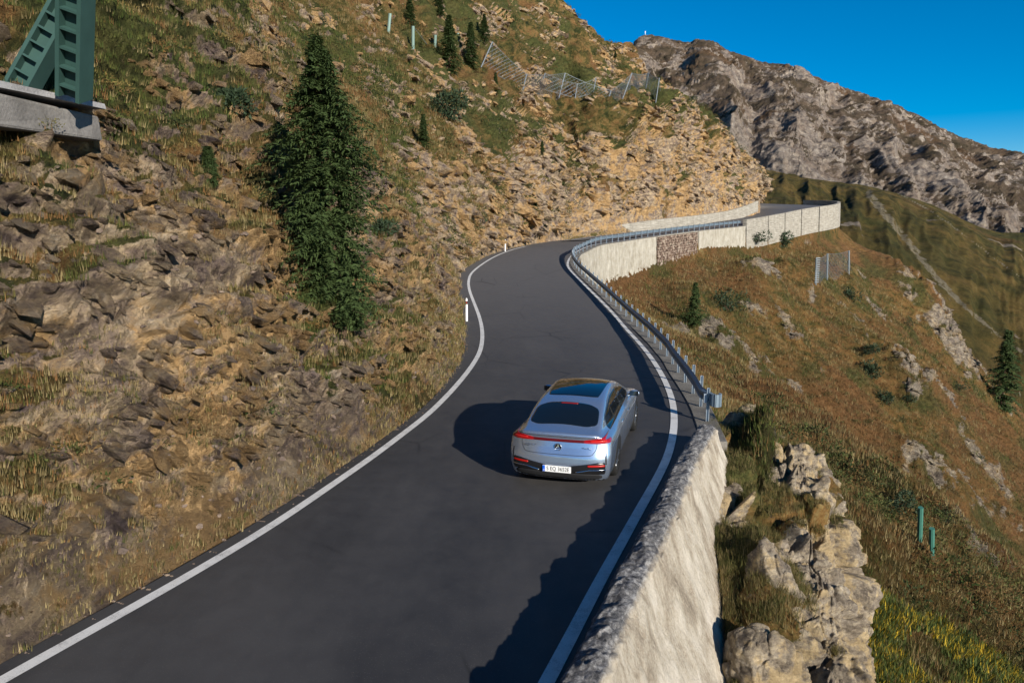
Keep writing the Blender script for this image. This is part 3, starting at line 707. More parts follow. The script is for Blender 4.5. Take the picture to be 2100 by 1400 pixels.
o = ret_path('return_panel', rt, .95, -3.2, M_board, None, None, pw, thick=.5, rough=.05); setloc(o, pw)
# low wall at the foot of the cut slope
LP_ = resample(np.array([atY(*p) for p in [(1268,477,96),(1340,466,102.6),(1430,455,112.6),(1500,443,120.8),(1551,424,129)]]), .4); LN = normals2d(LP_)
low = sweep(LP_, LN, [(-.3, -.8), (-.3, .95), (-.26, 1.0), (.26, 1.0), (.30, .95), (.36, -.8)], 'low_wall', M_board, None, False, True)
tag(low, 'low pale stone wall along the foot of the ochre cut slope', 'wall')

# ------------------------------------------------------------------ marker posts
def marker(px, py, label, h=1.05):
    p = road_pt(px, py); t = empty('marker_post', p, rotz and .1); tag(t, label, 'marker post', 'white marker posts along the inner road edge')
    m = MB(); m.tube((0, 0, -.2), (0, 0, .74*h), .062, .06, 10); m.build('post', M_white, t)
    m = MB(); m.tube((0, 0, .74*h), (0, 0, .88*h), .061, .06, 10); bd = m.build('band', plain('black band', (.03, .03, .03)), t)
    m = MB(); m.box((0, -.061, .81*h), (.04, .012, .055)); m.build('reflector', M_red, bd)
    m = MB(); m.tube((0, 0, .88*h), (0, 0, 1.0*h), .06, .035, 10); m.build('cap', M_white, t)
marker(957, 659, 'white marker post with dark band, nearest of the three beside the left edge line', 1.15)
marker(1036, 514.5, 'white marker post in tan grass before the bend, middle one of the three')
marker(1182, 488.5, 'small white marker post at the apex of the bend, farthest of the three')

# ------------------------------------------------------------------ trees and shrubs
def crown_mesh(h, r, seed, levels, nb, nt, base=.06, droop=.35, twig=.16, shape=.8, lean=(0, 0), uneven=.25):
    rs = np.random.RandomState(seed); ph = rs.uniform(0, 6.28, 5)
    nb_ = levels*nb; f = np.repeat(np.arange(levels)/(levels-1), nb)
    keep = rs.rand(nb_) < np.where(f < .8, .88, .6); f = f[keep]; n = len(f)
    a = rs.uniform(0, 2*math.pi, n); z = h*(base+(1-base)*f**.92)+rs.uniform(-.5, .5, n)*h/levels
    un = 1+uneven*np.sin(a*2+ph[0]+f*7)+uneven*.8*np.sin(a*3+ph[1]-f*11)
    prof = np.maximum(.03, 1-f)**shape*np.where(f > .12, 1, .75) if shape else np.interp(f, [0, .07, .2, .42, .6, .75, .88, 1], [.45, .82, .92, .86, 1.0, .74, .46, .05])
    L = r*prof*rs.uniform(.5, 1.1, n)*un+.006*h
    Lr = np.repeat(L, nt); ar = np.repeat(a, nt); zr = np.repeat(z, nt); fr = np.repeat(f, nt); K = len(Lr)
    d = np.stack([np.cos(ar), np.sin(ar), 0*ar], 1); side = np.stack([-d[:, 1], d[:, 0], 0*ar], 1)
    u = .15+.85*(np.tile(np.arange(nt), n)+rs.uniform(0, 1, K))/nt
    c = np.stack([lean[0]*fr, lean[1]*fr, zr], 1)+d*(Lr*u)[:, None]; c[:, 2] += (.18*u-droop*u*u)*Lr+rs.normal(size=K)*.006*h
    tw = twig*(1.15-.45*u)*rs.uniform(.6, 1.3, K); out = []
    for sgn in (-1, 1):
        q = d*rs.uniform(.35, .9, (K, 1))+side*sgn*rs.uniform(.5, 1, (K, 1)); q[:, 2] += rs.uniform(-.5, .15, K); q /= np.linalg.norm(q, axis=1)[:, None]
        w = np.cross(q, np.stack([rs.normal(size=K)*.4, rs.normal(size=K)*.4, np.ones(K)], 1)); w /= np.linalg.norm(w, axis=1)[:, None]; T_ = tw[:, None]
        out.append(np.stack([c-w*T_*.2, c+w*T_*.2, c+q*T_], 1)); q2 = q+[0, 0, -.5]; m = rs.rand(K) < .6
        out.append(np.stack([c-w*T_*.12+q*T_*.3, c+w*T_*.16+q*T_*.25, c+q2*T_*.75], 1)[m])
    V = np.concatenate(out).reshape(-1, 3); return V, np.arange(len(V)).reshape(-1, 3)
def branches(m, h, r, seed, n, base=.08, lean=(0, 0)):
    rs = np.random.RandomState(seed+5)
    for i in range(n):
        f = base+(1-base)*i/n; a = rs.uniform(0, 6.28); L = r*(1-f)**.8*.85
        m.tube((lean[0]*f, lean[1]*f, h*f), (lean[0]*f+math.cos(a)*L, lean[1]*f+math.sin(a)*L, h*f-.1*L), .012*h*.25*(1-f)+.006, .004, 4, False)
def tree(name, p, h, r, label, cat, group, seed, levels, nb, nt, mat=None, twig=.16, shape=.8, base=.05, up=True, **kw):
    t = empty(name, p, 0 if 'lean' in kw else seed*1.3); tag(t, label, cat, group)
    ln_ = kw.get('lean', (0, 0)); lx, ly = ln_
    m = MB(); m.tube((0, 0, -.5), (lx*.55, ly*.55, h*.55), min(.017*h+.03, .12*r), min(.010*h, .06*r), 8); m.tube((lx*.55, ly*.55, h*.55), (lx*.95, ly*.95, h*.95), min(.010*h, .06*r), .003*h, 6); branches(m, h, r, seed, 24, lean=ln_)
    m.build('trunk', M_bark, t)
    V, T = crown_mesh(h, r, seed, levels, nb, nt, base, twig=twig, shape=shape, **kw)
    fastmesh('crown', V, T, mat or M_spruce, t)
    return t
hp = hit(700, 655, 'A')[0]
sc_ = F/proj(hp)[2]; hT = 560/sc_
print('SPRUCE', hp, sc_, hT)
tp = atY(655, 95, hp[1]+.3); 
tree('spruce_tree', hp-np.array([0, 0, .2]), hT, hT*.20, 'large dark green spruce growing out of the rock face left of the road', 'tree', None, 3, 56, 15, 22, twig=.16, shape=None, base=.02, lean=(tp[0]-hp[0], 0), uneven=.20, droop=.40)
tl = [  # px base, py base, height px, width px, label, seed, where
 ('spruce_tree', 428, 383, 75, 42, 'small dark spruce alone on the rocky slope left of the large spruce', 11, 'A'),
 ('spruce_tree', 922, 150, 110, 60, 'dark spruce behind the leaning mesh fence post, broadest at the top of the slope', 12, 'A'),
 ('spruce_tree', 966, 135, 85, 40, 'thin dark spruce just right of the broad one by the leaning post', 13, 'A'),
 ('spruce_tree', 842, 55, 60, 34, 'dark spruce cut off by the top edge behind green fence posts', 14, 'A'),
 ('spruce_tree', 900, 32, 50, 34, 'dark spruce at the top edge right of the green fence posts', 15, 'A'),
 ('spruce_tree', 994, 82, 50, 30, 'small pointed spruce highest on the slope above the leaning post', 16, 'A'),
 ('spruce_tree', 1015, 190, 38, 16, 'thin young spruce standing at the left end of the mesh fence', 17, 'A'),
 ('spruce_tree', 870, 300, 62, 30, 'narrow young conifer in orange grass right of the large spruce', 18, 'A'),
 ('spruce_tree', 1098, 443, 38, 22, 'young conifer on the cut face above the bend, lowest of the row', 19, 'A'),
 ('spruce_tree', 1112, 316, 26, 15, 'tiny conifer on the cliff below the mesh fence', 20, 'A'),
 ('spruce_tree', 1266, 115, 12, 8, 'tiny spruce on the skyline of the near hill', 21, 'A'),
 ('spruce_tree', 1425, 660, 80, 52, 'dark spruce among pale rocks on the slope below the guardrail', 22, 'B'),
 ('spruce_tree', 2052, 835, 160, 84, 'big dark spruce near the right edge below the footpath', 23, 'B')]
for nm, px, py, hpx, wpx, lab, sd_, wh in tl:
    h0 = hit(px, py, wh); sc = F/h0[1]; h = hpx/sc
    tree(nm, h0[0]-np.array([0, 0, .04*h]), h*1.04, wpx/sc*.62, lab, 'tree', 'spruces on the mountainside', sd_, 30, 11, 9, twig=.05*h+.07, shape=.95, base=.03)
def shrub_mesh(r, hz, seed, n):
    rs = np.random.RandomState(seed); V = []; T = []
    lobes = [(rs.normal(size=3)*[.45, .45, .22], rs.uniform(.45, .7)) for _ in range(6)]
    for k in range(n):
        c, q = lobes[rs.randint(6)]; d = rs.normal(size=3); d /= np.linalg.norm(d); p = c+d*q*rs.uniform(.65, 1.05); p = p*[r, r, hz]+[0, 0, hz*.55]
        if p[2] < -.3*hz: continue
        w = rs.normal(size=3); w /= np.linalg.norm(w); e = d*.8+rs.normal(size=3)*.5; s = .16*r*rs.uniform(.6, 1.4)
        n0 = len(V); V.extend([p-w*s*.4, p+w*s*.4, p+e*s]); T.append((n0, n0+1, n0+2))
    return np.array(V), np.array(T)
def shrub(px, py, wpx, hpx, label, sd_, wh, group, n=900, mat=None):
    h0 = hit(px, py, wh); sc = F/h0[1]; r = wpx/sc*.5; hz = hpx/sc*.62
    V, T = shrub_mesh(r, hz, sd_, n); t = empty('shrub', h0[0], 0); tag(t, label, 'shrub', group)
    fastmesh('foliage', V, T, mat or M_juniper, t); m = MB()
    for k in range(5): m.tube((0, 0, -.2), (math.cos(k*1.3)*r*.5, math.sin(k*1.3)*r*.5, hz*.7), .03*r+.01, .008, 5)
    m.build('stem', M_bark, t)
for a in [
 (495,225,105,60,'wide dark shrub on the slope left of the spruce top',31,'A','shrubs on the left hillside',1500),
 (910,245,70,70,'dark green shrub clump hanging below the broad dark spruce',32,'A','shrubs on the left hillside',1300),
 (792,478,60,36,'dark branchy shrub just right of the large spruce',33,'A','shrubs on the left hillside',900),
 (660,48,22,22,'small round dark bush near the top edge above the large spruce',34,'A','shrubs on the left hillside',500),
 (990,452,26,26,'small dark bush on grey rock above the left edge line',35,'A','shrubs on the left hillside',500),
 (1056,442,18,18,'tiny dark bush beside the young conifer on the cut face',36,'A','shrubs on the left hillside',400),
 (1745,612,38,28,'dark oval shrub just below the small snow fence',41,'B','dark shrubs on the right slope',700),
 (1788,728,34,26,'dark shrub, upper one of a close pair on the rust slope',42,'B','dark shrubs on the right slope',700),
 (1782,768,44,38,'round dark shrub, lower and larger one of a close pair on the rust slope',43,'B','dark shrubs on the right slope',900),
 (1825,828,40,34,'dark shrub at the foot of the pale crag, left of a smaller one',44,'B','dark shrubs on the right slope',800),
 (1868,818,28,20,'small flat dark shrub in front of the pale crag',45,'B','dark shrubs on the right slope',500),
 (1866,668,20,24,'small dark shrub above the pale crag',46,'B','dark shrubs on the right slope',400),
 (2005,947,26,20,'small lone dark shrub on the rust slope under the big spruce',47,'B','dark shrubs on the right slope',500),
 (1830,1050,60,50,'dark green shrub left of the teal posts',48,'B','dark shrubs on the right slope',900),
 (1940,1070,34,34,'dark green shrub right of the teal posts',49,'B','dark shrubs on the right slope',700),
 (1490,640,46,60,'ragged green shrub on the crag right of the small spruce',50,'B','dark shrubs on the right slope',800),
 (1605,500,50,30,'green shrub against the foot of the board marked wall',51,'B','dark shrubs on the right slope',800),
 (1550,500,44,26,'low olive shrub in front of the board marked wall, left one',52,'B','dark shrubs on the right slope',700),
 (1965,800,30,20,'small bush left of the big spruce',53,'B','dark shrubs on the right slope',400),
]: shrub(*a)

# ------------------------------------------------------------------ fences and posts on the slopes
def wiregrid(m, A, B, C, D, nu, nv, r):
    """mesh of wires between bottom A-B and top D-C"""
    A, B, C, D = [np.array(p, float) for p in (A, B, C, D)]
    def at(u, v): return (A*(1-u)+B*u)*(1-v)+(D*(1-u)+C*u)*v+np.array([0, 0, -.35*4*u*(1-u)*v*.6])
    def w(p, q):
        d = q-p; s = np.cross(d, [0, 1, 0.2]); s /= np.linalg.norm(s)+1e-9; t_ = np.cross(d, s); t_ /= np.linalg.norm(t_)+1e-9
        m.add([p+s*r, p-s*r*.5+t_*r*.8, p-s*r*.5-t_*r*.8, q+s*r, q-s*r*.5+t_*r*.8, q-s*r*.5-t_*r*.8], [[0,1,4,3],[1,2,5,4],[2,0,3,5]])
    K = max(nu, nv); 
    for i in range(nu+1):
        for j in range(nv):
            if i < nu: w(at(i/nu, j/nv), at((i+1)/nu, (j+1)/nv))
            if i > 0: w(at(i/nu, j/nv), at((i-1)/nu, (j+1)/nv))
    for j in (0, nv):
        for i in range(nu): w(at(i/nu, j/nv), at((i+1)/nu, j/nv))
def fence(name, label, specs, cat, mat, wh, netr=.025, netmat=None, nets=True, r=.12, panel='net', cell=.9):
    """specs: (px bottom, py bottom, px top, py top)"""
    pts = []
    for a in specs:
        b0, b1, t0, t1 = a[:4]; h0 = hit(b0, b1, wh, 4); p = h0[0] if len(a) < 5 else atY(b0, b1, a[4]); q = atY(t0, t1, p[1]-.3); pts.append((p-np.array([0, 0, .3]), q))
    t = empty(name, pts[0][0]); tag(t, label, cat)
    for p, q in pts:
        m = MB(); d = q-p; L = np.linalg.norm(d); m.tube(p, q, r, r, 8); f = 0
        setloc(m.build('post', mat, t), t)
        if L > 2.2:
            m = MB(); m.tube(q, p+np.array([1.2, 2.0, 1.0]), .03, .03, 4); setloc(m.build('stay', M_galv_dark, t), t)
    if nets:
        for (p, q), (p2, q2) in zip(pts[:-1], pts[1:]):
            m = MB(); W = np.linalg.norm(p2-p); H = (np.linalg.norm(q-p)+np.linalg.norm(q2-p2))/2
            wiregrid(m, p+[0, 0, .2], p2+[0, 0, .2], q2, q, max(4, int(W/cell)), max(3, int(H/cell)), netr); setloc(m.build(panel, netmat or M_galv_dark, t), t)
    return t
M_post = plain('dull galvanised posts', (.22, .25, .28), .6, .3, .4, .2, 6)
fence('mesh_fence', 'grey rockfall mesh fence on leaning posts strung across the gully under the skyline',
      [(985,133,1010,86),(1070,182,1080,152),(1143,205,1159,150),(1237,232,1253,186),(1276,203,1296,150),(1322,197,1330,150),(1345,212,1352,160)], 'fence', M_post, 'A', .022, None, True, .08, cell=.55)
fence('mesh_fence', 'second rank of grey mesh fencing behind the first near the skyline notch', [(1110,178,1118,150),(1178,200,1184,172),(1215,190,1222,160)], 'fence', M_post, 'A', .022, None, True, .07, cell=.8)
fence('post_row', 'short row of pale green posts on the slope at the top of the picture', [(796,68,800,28),(847,96,847,54),(892,101,893,72),(938,92,939,68)], 'posts', plain('pale green steel', (.22, .32, .28), .5, .2), 'A', .02, M_galv_dark, False, .16)
fence('snow_fence', 'small grey steel snow fence on the rust coloured slope under the far wall', [(1673,584,1674,530),(1697,572,1697,520),(1741,566,1741,514)], 'fence', M_galv, 'B', .014, None, True, .14, cell=.7)
for o in scene.objects:
    if o.name.startswith('snow_fence'):
        for c in o.children:
            if c.name.startswith('post'): c.data.materials[0] = M_galv_dark
sf = [o for o in scene.objects if o.name.startswith('snow_fence')][0]
pp = hit(1673, 584, 'B')[0]; sc = F/proj(pp)[2]; m = MB()
for k in range(12): m.box(pp+np.array([0, -.25, .3+k*54/sc/12]), (.55, .08, .10))
setloc(m.build('ladder_bars', M_galv_dark, sf), sf)
fence('teal_posts', 'pair of teal green posts low on the right slope', [(1887,1108,1888,1040),(1910,1140,1911,1083)], 'posts', M_green, 'B', .02, None, False, .07)
# concrete block with green supports, top left
cb = atY(-10, 226, 10.4)
blk = empty('concrete_block', cb); tag(blk, 'pale concrete foundation block jutting from the hillside at the top left', 'block')
_bm = np.array(cb)
rs = np.random.RandomState(2)
V = []; 
m = MB(); m.box((-.55, .75, -.02), (1.85, 2.2, .42), rotz(-.15), .04, rs); b_ = m.build('block', concrete('block concrete', (.24, .225, .21), (.40, .38, .36), .4), blk)
bv = b_.modifiers.new('b', 'BEVEL'); bv.width = .04; bv.segments = 2
m = MB(); m.box((-.55, .74, .30), (1.95, 2.3, .07), rotz(-.15), .03, rs); m.build('coping', concrete('block top', (.40, .39, .39), (.62, .61, .61), .3), blk)
sup = empty('steel_support', atY(150, 200, 10.2)); tag(sup, 'pair of thick green steel legs standing on the concrete block at the top left', 'support')
def beam(a, b, w):
    a = np.array(a, float)-np.array(sup.location); b = np.array(b, float)-np.array(sup.location); m = MB(); L = np.linalg.norm(b-a); d = (b-a)/L; B = basis(d, (0, 1, 0)) if abs(d[2]) > .5 else basis(d)
    c = (a+b)/2
    for off in (-.42, .42): m.box(c+B[:, 0]*w*off, (w*.16, L, w*.9), B)
    m.box(c, (w*.7, L, w*.12), B)
    for k in range(7):
        q = a+d*L*(k+.5)/7; m.box(q-np.array([0, w*.3, 0]), (w*.9, .03, w*.28), B)
    return m.build('leg', M_green, sup)
g2 = plain('light green painted steel', (.028, .07, .06), .6, 0, .4, .25, 4)
for o in (beam(atY(152, 200, 11.1), atY(156, -80, 10.4), .36), beam(atY(35, 196, 11.1), atY(146, -5, 11.3), .34)): o.data.materials[0] = g2
# summit cross
_k = np.where(np.abs(D_px-1322) < 3)[0]; p = D_V[_k[np.argmin(D_py[_k])]]; sc = F/p[1]; m = MB(); m.box((0, 0, 3), (.8, .8, 7)); m.box((0, 0, 4.5), (2.4, .7, .7)); o = m.build('summit_cross', M_white); o.location = tuple(p); tag(o, 'tiny pale summit cross on the flat top of the far mountain', 'cross')

# ------------------------------------------------------------------ rocks below the wall
def rock_mesh(seed, sz, cuts=16, nu=150, nv=105, rough=.06):
    rs = np.random.RandomState(seed)
    u = np.linspace(0, 2*math.pi, nu); v = np.linspace(0, math.pi, nv); U, W = np.meshgrid(u, v, indexing='ij')
    D = np.stack([np.cos(U)*np.sin(W), np.sin(U)*np.sin(W), np.cos(W)], -1)
    Rr = np.full(U.shape, 1.25)
    for k in range(cuts):
        n = rs.normal(size=3); n /= np.linalg.norm(n); dd = rs.uniform(.68, 1.0); c = D @ n; Rr = np.minimum(Rr, np.where(c > .05, dd/np.maximum(c, .05), 9))
    P = D*Rr[..., None]*np.array(sz)/2
    q = P+seed*3.1
    o = rough*max(sz)*(.8*fbm(q*1.1, 4, .6)+.45*ridged(q*np.array([1.2, 1.2, 2.6])+4, 4, .6)+.25*fbm(q*6, 2))
    for sc_r, am_r in ((.45, .15), (.17, .05)):
        wf, wh = worley((q @ np.array([[.9, .2, .1], [-.2, .9, .3], [0, -.3, .9]]))*np.array([1, 1, .55])/sc_r+9, seed); o = o+am_r*(wh-.55)*sstep(0, .16, wf)-am_r*.3*sstep(.08, 0, wf)
    P = P+D*o[..., None]
    return P.reshape(-1, 3), gridfaces(nu, nv, True)
def rock(px, py, Y, size, rz, label, seed, g=-.1, cuts=16):
    c = atY(px, py, Y); c[2] -= .20*size[2]; size = (size[0]*1.12, size[1]*1.15, size[2]*1.65); V, Fc = rock_mesh(seed, size, cuts); n = len(V)
    z = V[:, 2]/size[2]
    o = fastmesh('rock', V @ rotz(rz).T, Fc, M_rock, None, True, {'grass': np.full(n, g)+.5*sstep(.25, .5, z)*(fbm(V*1.5, 3)+.25), 'rust': sstep(0, .3, fbm(V*1.3+9, 2)), 'green': sstep(0, .3, fbm(V*1.1+3, 2))*.8})
    o.location = tuple(c); tag(o, label, 'rock', 'rocks below the roadside wall'); return o
for a in [
 (1580,1245,11.2,(.85,1.3,1.5),.5,'pointed ochre boulder in the grass between the roadside wall and the outcrop',4),
 (1560,1375,9.6,(.8,1.0,.7),.7,'broad pale boulder at the bottom edge of the picture next to the wall foot',8)]: rock(*a)

oc = pgrid([
 [(1456,862,17.6),(1540,862,18.6),(1590,890,19),(1625,940,19),(1640,1010,19.2),(1660,1200,19.6)],
 [(1454,900,16.5),(1535,895,17.2),(1590,912,17.8),(1628,940,17.6),(1650,1010,17.9),(1670,1240,18.3)],
 [(1456,980,14.4),(1550,968,15.2),(1612,942,16),(1668,962,15.8),(1692,1060,16),(1700,1290,16.4)],
 [(1462,1060,12.9),(1550,1070,13.4),(1622,1040,14.2),(1710,1070,14),(1722,1170,14.4),(1730,1400,14.8)],
 [(1472,1140,11.8),(1560,1150,12.2),(1630,1150,12.8),(1696,1160,12.9),(1706,1250,13.4),(1712,1480,13.8)],
 [(1485,1230,10.9),(1580,1215,11.3),(1650,1225,11.8),(1726,1235,12),(1738,1330,12.4),(1745,1560,12.8)],
 [(1495,1320,10.1),(1590,1310,10.4),(1660,1305,10.8),(1744,1320,11),(1754,1420,11.4),(1765,1640,11.8)],
 [(1502,1430,9.2),(1600,1425,9.5),(1670,1420,9.8),(1756,1420,10.1),(1768,1540,10.6),(1780,1760,11)],
 [(1502,1600,8.0),(1600,1600,8.2),(1680,1600,8.5),(1770,1600,8.8),(1785,1740,9.2),(1800,2000,9.6)]])
tu4 = np.linspace(0, 8, 460); tv4 = np.linspace(0, 5, 320); G = catmull(oc, tu4); G = np.transpose(catmull(np.transpose(G, (1, 0, 2)), tv4), (1, 0, 2)); N = gnorm(G)
fl = N[200, 100, 2] < 0; N = -N if fl else N
q = G @ np.array([[.92, .2, .15], [-.2, .95, .1], [-.15, -.1, .95]])
ta = sstep(0, .7, tv4)[None, :]; w1, h1 = worley(q*[1, 1, .6]/1.05, 3); w2, h2 = worley(q*[1, 1, .7]/.38+20, 5); w3, h3 = worley(q*[1, 1, .8]/.15+50, 6)
rockiness = sstep(-.02, .22, fbm(G/1.5+3, 3)+.20*sstep(1.2, 2.6, tv4)[None, :]+.10*sstep(1, 3, tu4)[:, None]-.02)
dz = ta*(.75*(h1-.45)*sstep(0, .12, w1)-.22*sstep(.10, 0, w1)+rockiness*(.26*(h2-.5)*sstep(0, .15, w2)-.07*sstep(.08, 0, w2)+.06*(h3-.5))+.22*ridged(G/.9, 4, .6)+.25*fbm(G/2.2+7, 3))
G = G+N*dz[..., None]; N = gnorm(G)*(-1 if fl else 1)
go_ = .72-.95*rockiness*(.55+.45*sstep(.95, .6, N[..., 2]))+.25*sstep(1.6, .9, tu4)[:, None]
oo = fastmesh('rock_outcrop', G.reshape(-1, 3), gridfaces(460, 320, fl), M_rock, None, True, {'grass': go_.ravel(), 'rust': (sstep(0, .3, fbm(G/1.7+30, 3))*.5).ravel(), 'green': (sstep(-.1, .2, fbm(G/1.3+60, 3))*.8).ravel()})
tag(oo, 'rugged pale and ochre rock outcrop with grass in its cracks right under the roadside wall', 'rock outcrop')
O_V = G.reshape(-1, 3); O_px, O_py, O_d = proj(O_V); O_N = N.reshape(-1, 3); O_g = go_.ravel(); O_up = N[..., 2].ravel()
# ------------------------------------------------------------------ grass and low plants
def blades(P, Nn, h, w, n, cols, seed, name, spread=1.0, droop=.5):
    rs = np.random.RandomState(seed); K = len(P)*n
    b = np.repeat(P, n, 0)+np.c_[rs.normal(size=(K, 2))*.55*np.repeat(h, n)[:, None]*spread, np.zeros(K)]
    a = rs.uniform(0, 6.28, K); d = np.stack([np.cos(a), np.sin(a), 0*a], 1); H = np.repeat(h, n)*rs.uniform(.5, 1.25, K)
    tip = b+np.c_[d[:, :2]*(H*droop*rs.uniform(.2, 1.3, K))[:, None], H]+np.repeat(Nn, n, 0)*(.3*H)[:, None]
    s = np.stack([-d[:, 1], d[:, 0], 0*a], 1)*(np.repeat(w, n)*rs.uniform(.6, 1.3, K))[:, None]
    b = b-np.array([0, 0, 1.])*(.25*H)[:, None]
    V = np.stack([b-s, b+s, tip], 1).reshape(-1, 3)
    c = np.repeat(cols, n, 0)*rs.uniform(.65, 1.4, (K, 1))
    C = np.repeat(c, 3, 0)
    o = fastmesh(name, V, np.arange(len(V)).reshape(-1, 3), M_tuft, None, False, {'Col': C}); tag(o, kind='stuff'); return o
def pick(V_, px, py, dd, ok, n, seed, dmin, dmax, k):
    rs = np.random.RandomState(seed); m = np.where(ok & (px > -150) & (px < 2250) & (py > -150) & (py < 1550) & (dd > dmin) & (dd < dmax))[0]
    w = 1.0*dd[m]**k; w /= w.sum(); return rs.choice(m, min(n, len(m)), False, w)
PAL = np.array([(.26,.20,.09),(.34,.27,.13),(.14,.12,.04),(.09,.10,.03),(.24,.13,.05),(.20,.10,.04)])
def palette(i, rust, green, rs):
    c = PAL[rs.choice([0, 1, 2, 4], len(i), p=[.3, .2, .3, .2])]
    c = np.where((rs.rand(len(i)) < rust[i]*.8)[:, None], PAL[rs.choice([4, 5, 0], len(i))], c)
    return np.where((rs.rand(len(i)) < green[i]*.9)[:, None], PAL[rs.choice([2, 3], len(i))]*[.8, 1, .8], c)
rs = np.random.RandomState(9)
i = pick(B_V, B_px, B_py, B_d, (B_g > .42) & (B_D > .25), 48000, 1, 5, 125, 0.25); dd = B_d[i]
blades(B_V[i], B_N[i], .09+.0022*dd, .0045+.00024*dd, 7, .85* palette(i, B_rust, B_green, rs), 2, 'meadow_grass')
i = pick(A_V, A_px, A_py, A_d, (A_g > .50) & (A_T > 1.3), 26000, 3, 6, 70, .2); dd = A_d[i]
gA = np.clip(greenA.ravel(), 0, 1); rA = np.clip(rustA.ravel(), 0, 1)
blades(A_V[i], A_N[i], .07+.0024*dd, .004+.00028*dd, 9, .85*palette(i, rA, gA, rs), 4, 'hillside_grass')
# verge: dry fringe along the toe of the hill
i = pick(A_V, A_px, A_py, A_d, (A_T > 1.02) & (A_T < 2.9) & (fbm(A_V/1.6, 3) > -.08), 9000, 21, 4, 60, .3); dd = A_d[i]
blades(A_V[i], A_N[i], .05+.0022*dd, .0035+.00028*dd, 7, PAL[rs.choice([0, 1, 2, 3, 4], len(i), p=[.34, .22, .22, .1, .12])]*.85, 22, 'dry_grass')
k = rs.randint(0, len(TOE)-1, 9000); k = k[(TOE[k, 1] > 3) & (TOE[k, 1] < 95)]; P = TOE[k].copy(); off = rs.uniform(.02, .75, len(k)); P[:, :2] -= NL[k]*off[:, None]; P[:, 2] += off*.55
blades(P, np.tile([.3, 0, .9], (len(k), 1)), np.full(len(k), .08), np.full(len(k), .006), 6, PAL[rs.choice([0, 1, 2, 3, 4], len(k), p=[.3, .3, .2, .1, .1])], 6, 'verge_grass')
i = pick(O_V, O_px, O_py, O_d, (O_g > .40) & (O_up > .2), 4500, 15, 3, 24, .2)
blades(O_V[i], O_N[i], np.full(len(i), .10), np.full(len(i), .0045), 8, PAL[rs.choice([0, 2, 3], len(i), p=[.35, .35, .3])]*.8, 16, 'ledge_grass')
def clumps(V_, i, r0, r1, n, cols, name, seed):
    rs = np.random.RandomState(seed); K = len(i)*n; r = np.repeat(rs.uniform(r0, r1, len(i)), n); d = rs.normal(size=(K, 3)); d /= np.linalg.norm(d, axis=1)[:, None]; d[:, 2] = np.abs(d[:, 2])
    p = np.repeat(V_[i], n, 0)+d*(r*rs.uniform(.5, 1.05, K))[:, None]*[1, 1, .7]; w = rs.normal(size=(K, 3)); w /= np.linalg.norm(w, axis=1)[:, None]; e = d*.7+rs.normal(size=(K, 3))*.5; s = (r*.13*rs.uniform(.5, 1.3, K))[:, None]
    V = np.stack([p-w*s*.45, p+w*s*.45, p+e*s], 1).reshape(-1, 3); c = np.repeat(np.array(cols)[rs.choice(len(cols), len(i))], n, 0)*rs.uniform(.6, 1.5, (K, 1))
    o = fastmesh(name, V, np.arange(len(V)).reshape(-1, 3), M_tuft, None, False, {'Col': np.repeat(c, 3, 0)}); tag(o, kind='stuff')
def slabs(V_, N_, i, name, s0, s1, seed, flat=.5):
    rs = np.random.RandomState(seed); ph = (1+5**.5)/2
    ico = np.array([(-1,ph,0),(1,ph,0),(-1,-ph,0),(1,-ph,0),(0,-1,ph),(0,1,ph),(0,-1,-ph),(0,1,-ph),(ph,0,-1),(ph,0,1),(-ph,0,-1),(-ph,0,1)])/1.9
    tf = np.array([(0,11,5),(0,5,1),(0,1,7),(0,7,10),(0,10,11),(1,5,9),(5,11,4),(11,10,2),(10,7,6),(7,1,8),(3,9,4),(3,4,2),(3,2,6),(3,6,8),(3,8,9),(4,9,5),(2,4,11),(6,2,10),(8,6,7),(9,8,1)])
    pal = np.array([(.25,.20,.17),(.34,.27,.20),(.19,.155,.15),(.16,.13,.14),(.42,.33,.22),(.40,.25,.10),(.27,.15,.08),(.47,.40,.31)]); n = len(i)
    s = s0+(s1-s0)*rs.rand(n)**2.2; zone = fbm(V_[i]/2.6+9, 3); k = np.clip(((zone+.35)/.7*8+rs.normal(size=n)*1.6).astype(int), 0, 7); pal = pal[[3, 2, 0, 1, 4, 7, 5, 6]]
    sc = s[:, None]*np.stack([rs.uniform(.9, 2.2, n), rs.uniform(.6, 1.2, n), rs.uniform(.35, .8, n)*flat*2], 1)
    L = ico[None]*rs.uniform(.6, 1.3, (n, 12, 1))*sc[:, None, :]
    st_ = np.array([.35, .25, .9])[None]+rs.normal(size=(n, 3))*.22; st_ /= np.linalg.norm(st_, axis=1)[:, None]
    ax = np.cross(st_, np.array([-.1, -1, .35])[None]+rs.normal(size=(n, 3))*.3); ax /= np.linalg.norm(ax, axis=1)[:, None]; ay = np.cross(st_, ax)
    W = L[..., 0:1]*ax[:, None]+L[..., 1:2]*ay[:, None]+L[..., 2:3]*st_[:, None]+(V_[i]-N_[i]*(s*.22)[:, None])[:, None]
    T = (tf[None]+np.arange(n)[:, None, None]*12).reshape(-1, 3); C = np.repeat(pal[k]*rs.uniform(.75, 1.25, (n, 1)), 12, 0)
    K = len(C); o = fastmesh(name, W.reshape(-1, 3), T, M_slope if name == 'slope_rocks' else M_hill, None, False, {'grass': np.repeat(rs.uniform(-.5, .25, n), 12), 'rust': np.zeros(K), 'green': np.zeros(K)}); tag(o, kind='stuff')
cl = fbm(A_V/1.9+4, 3)
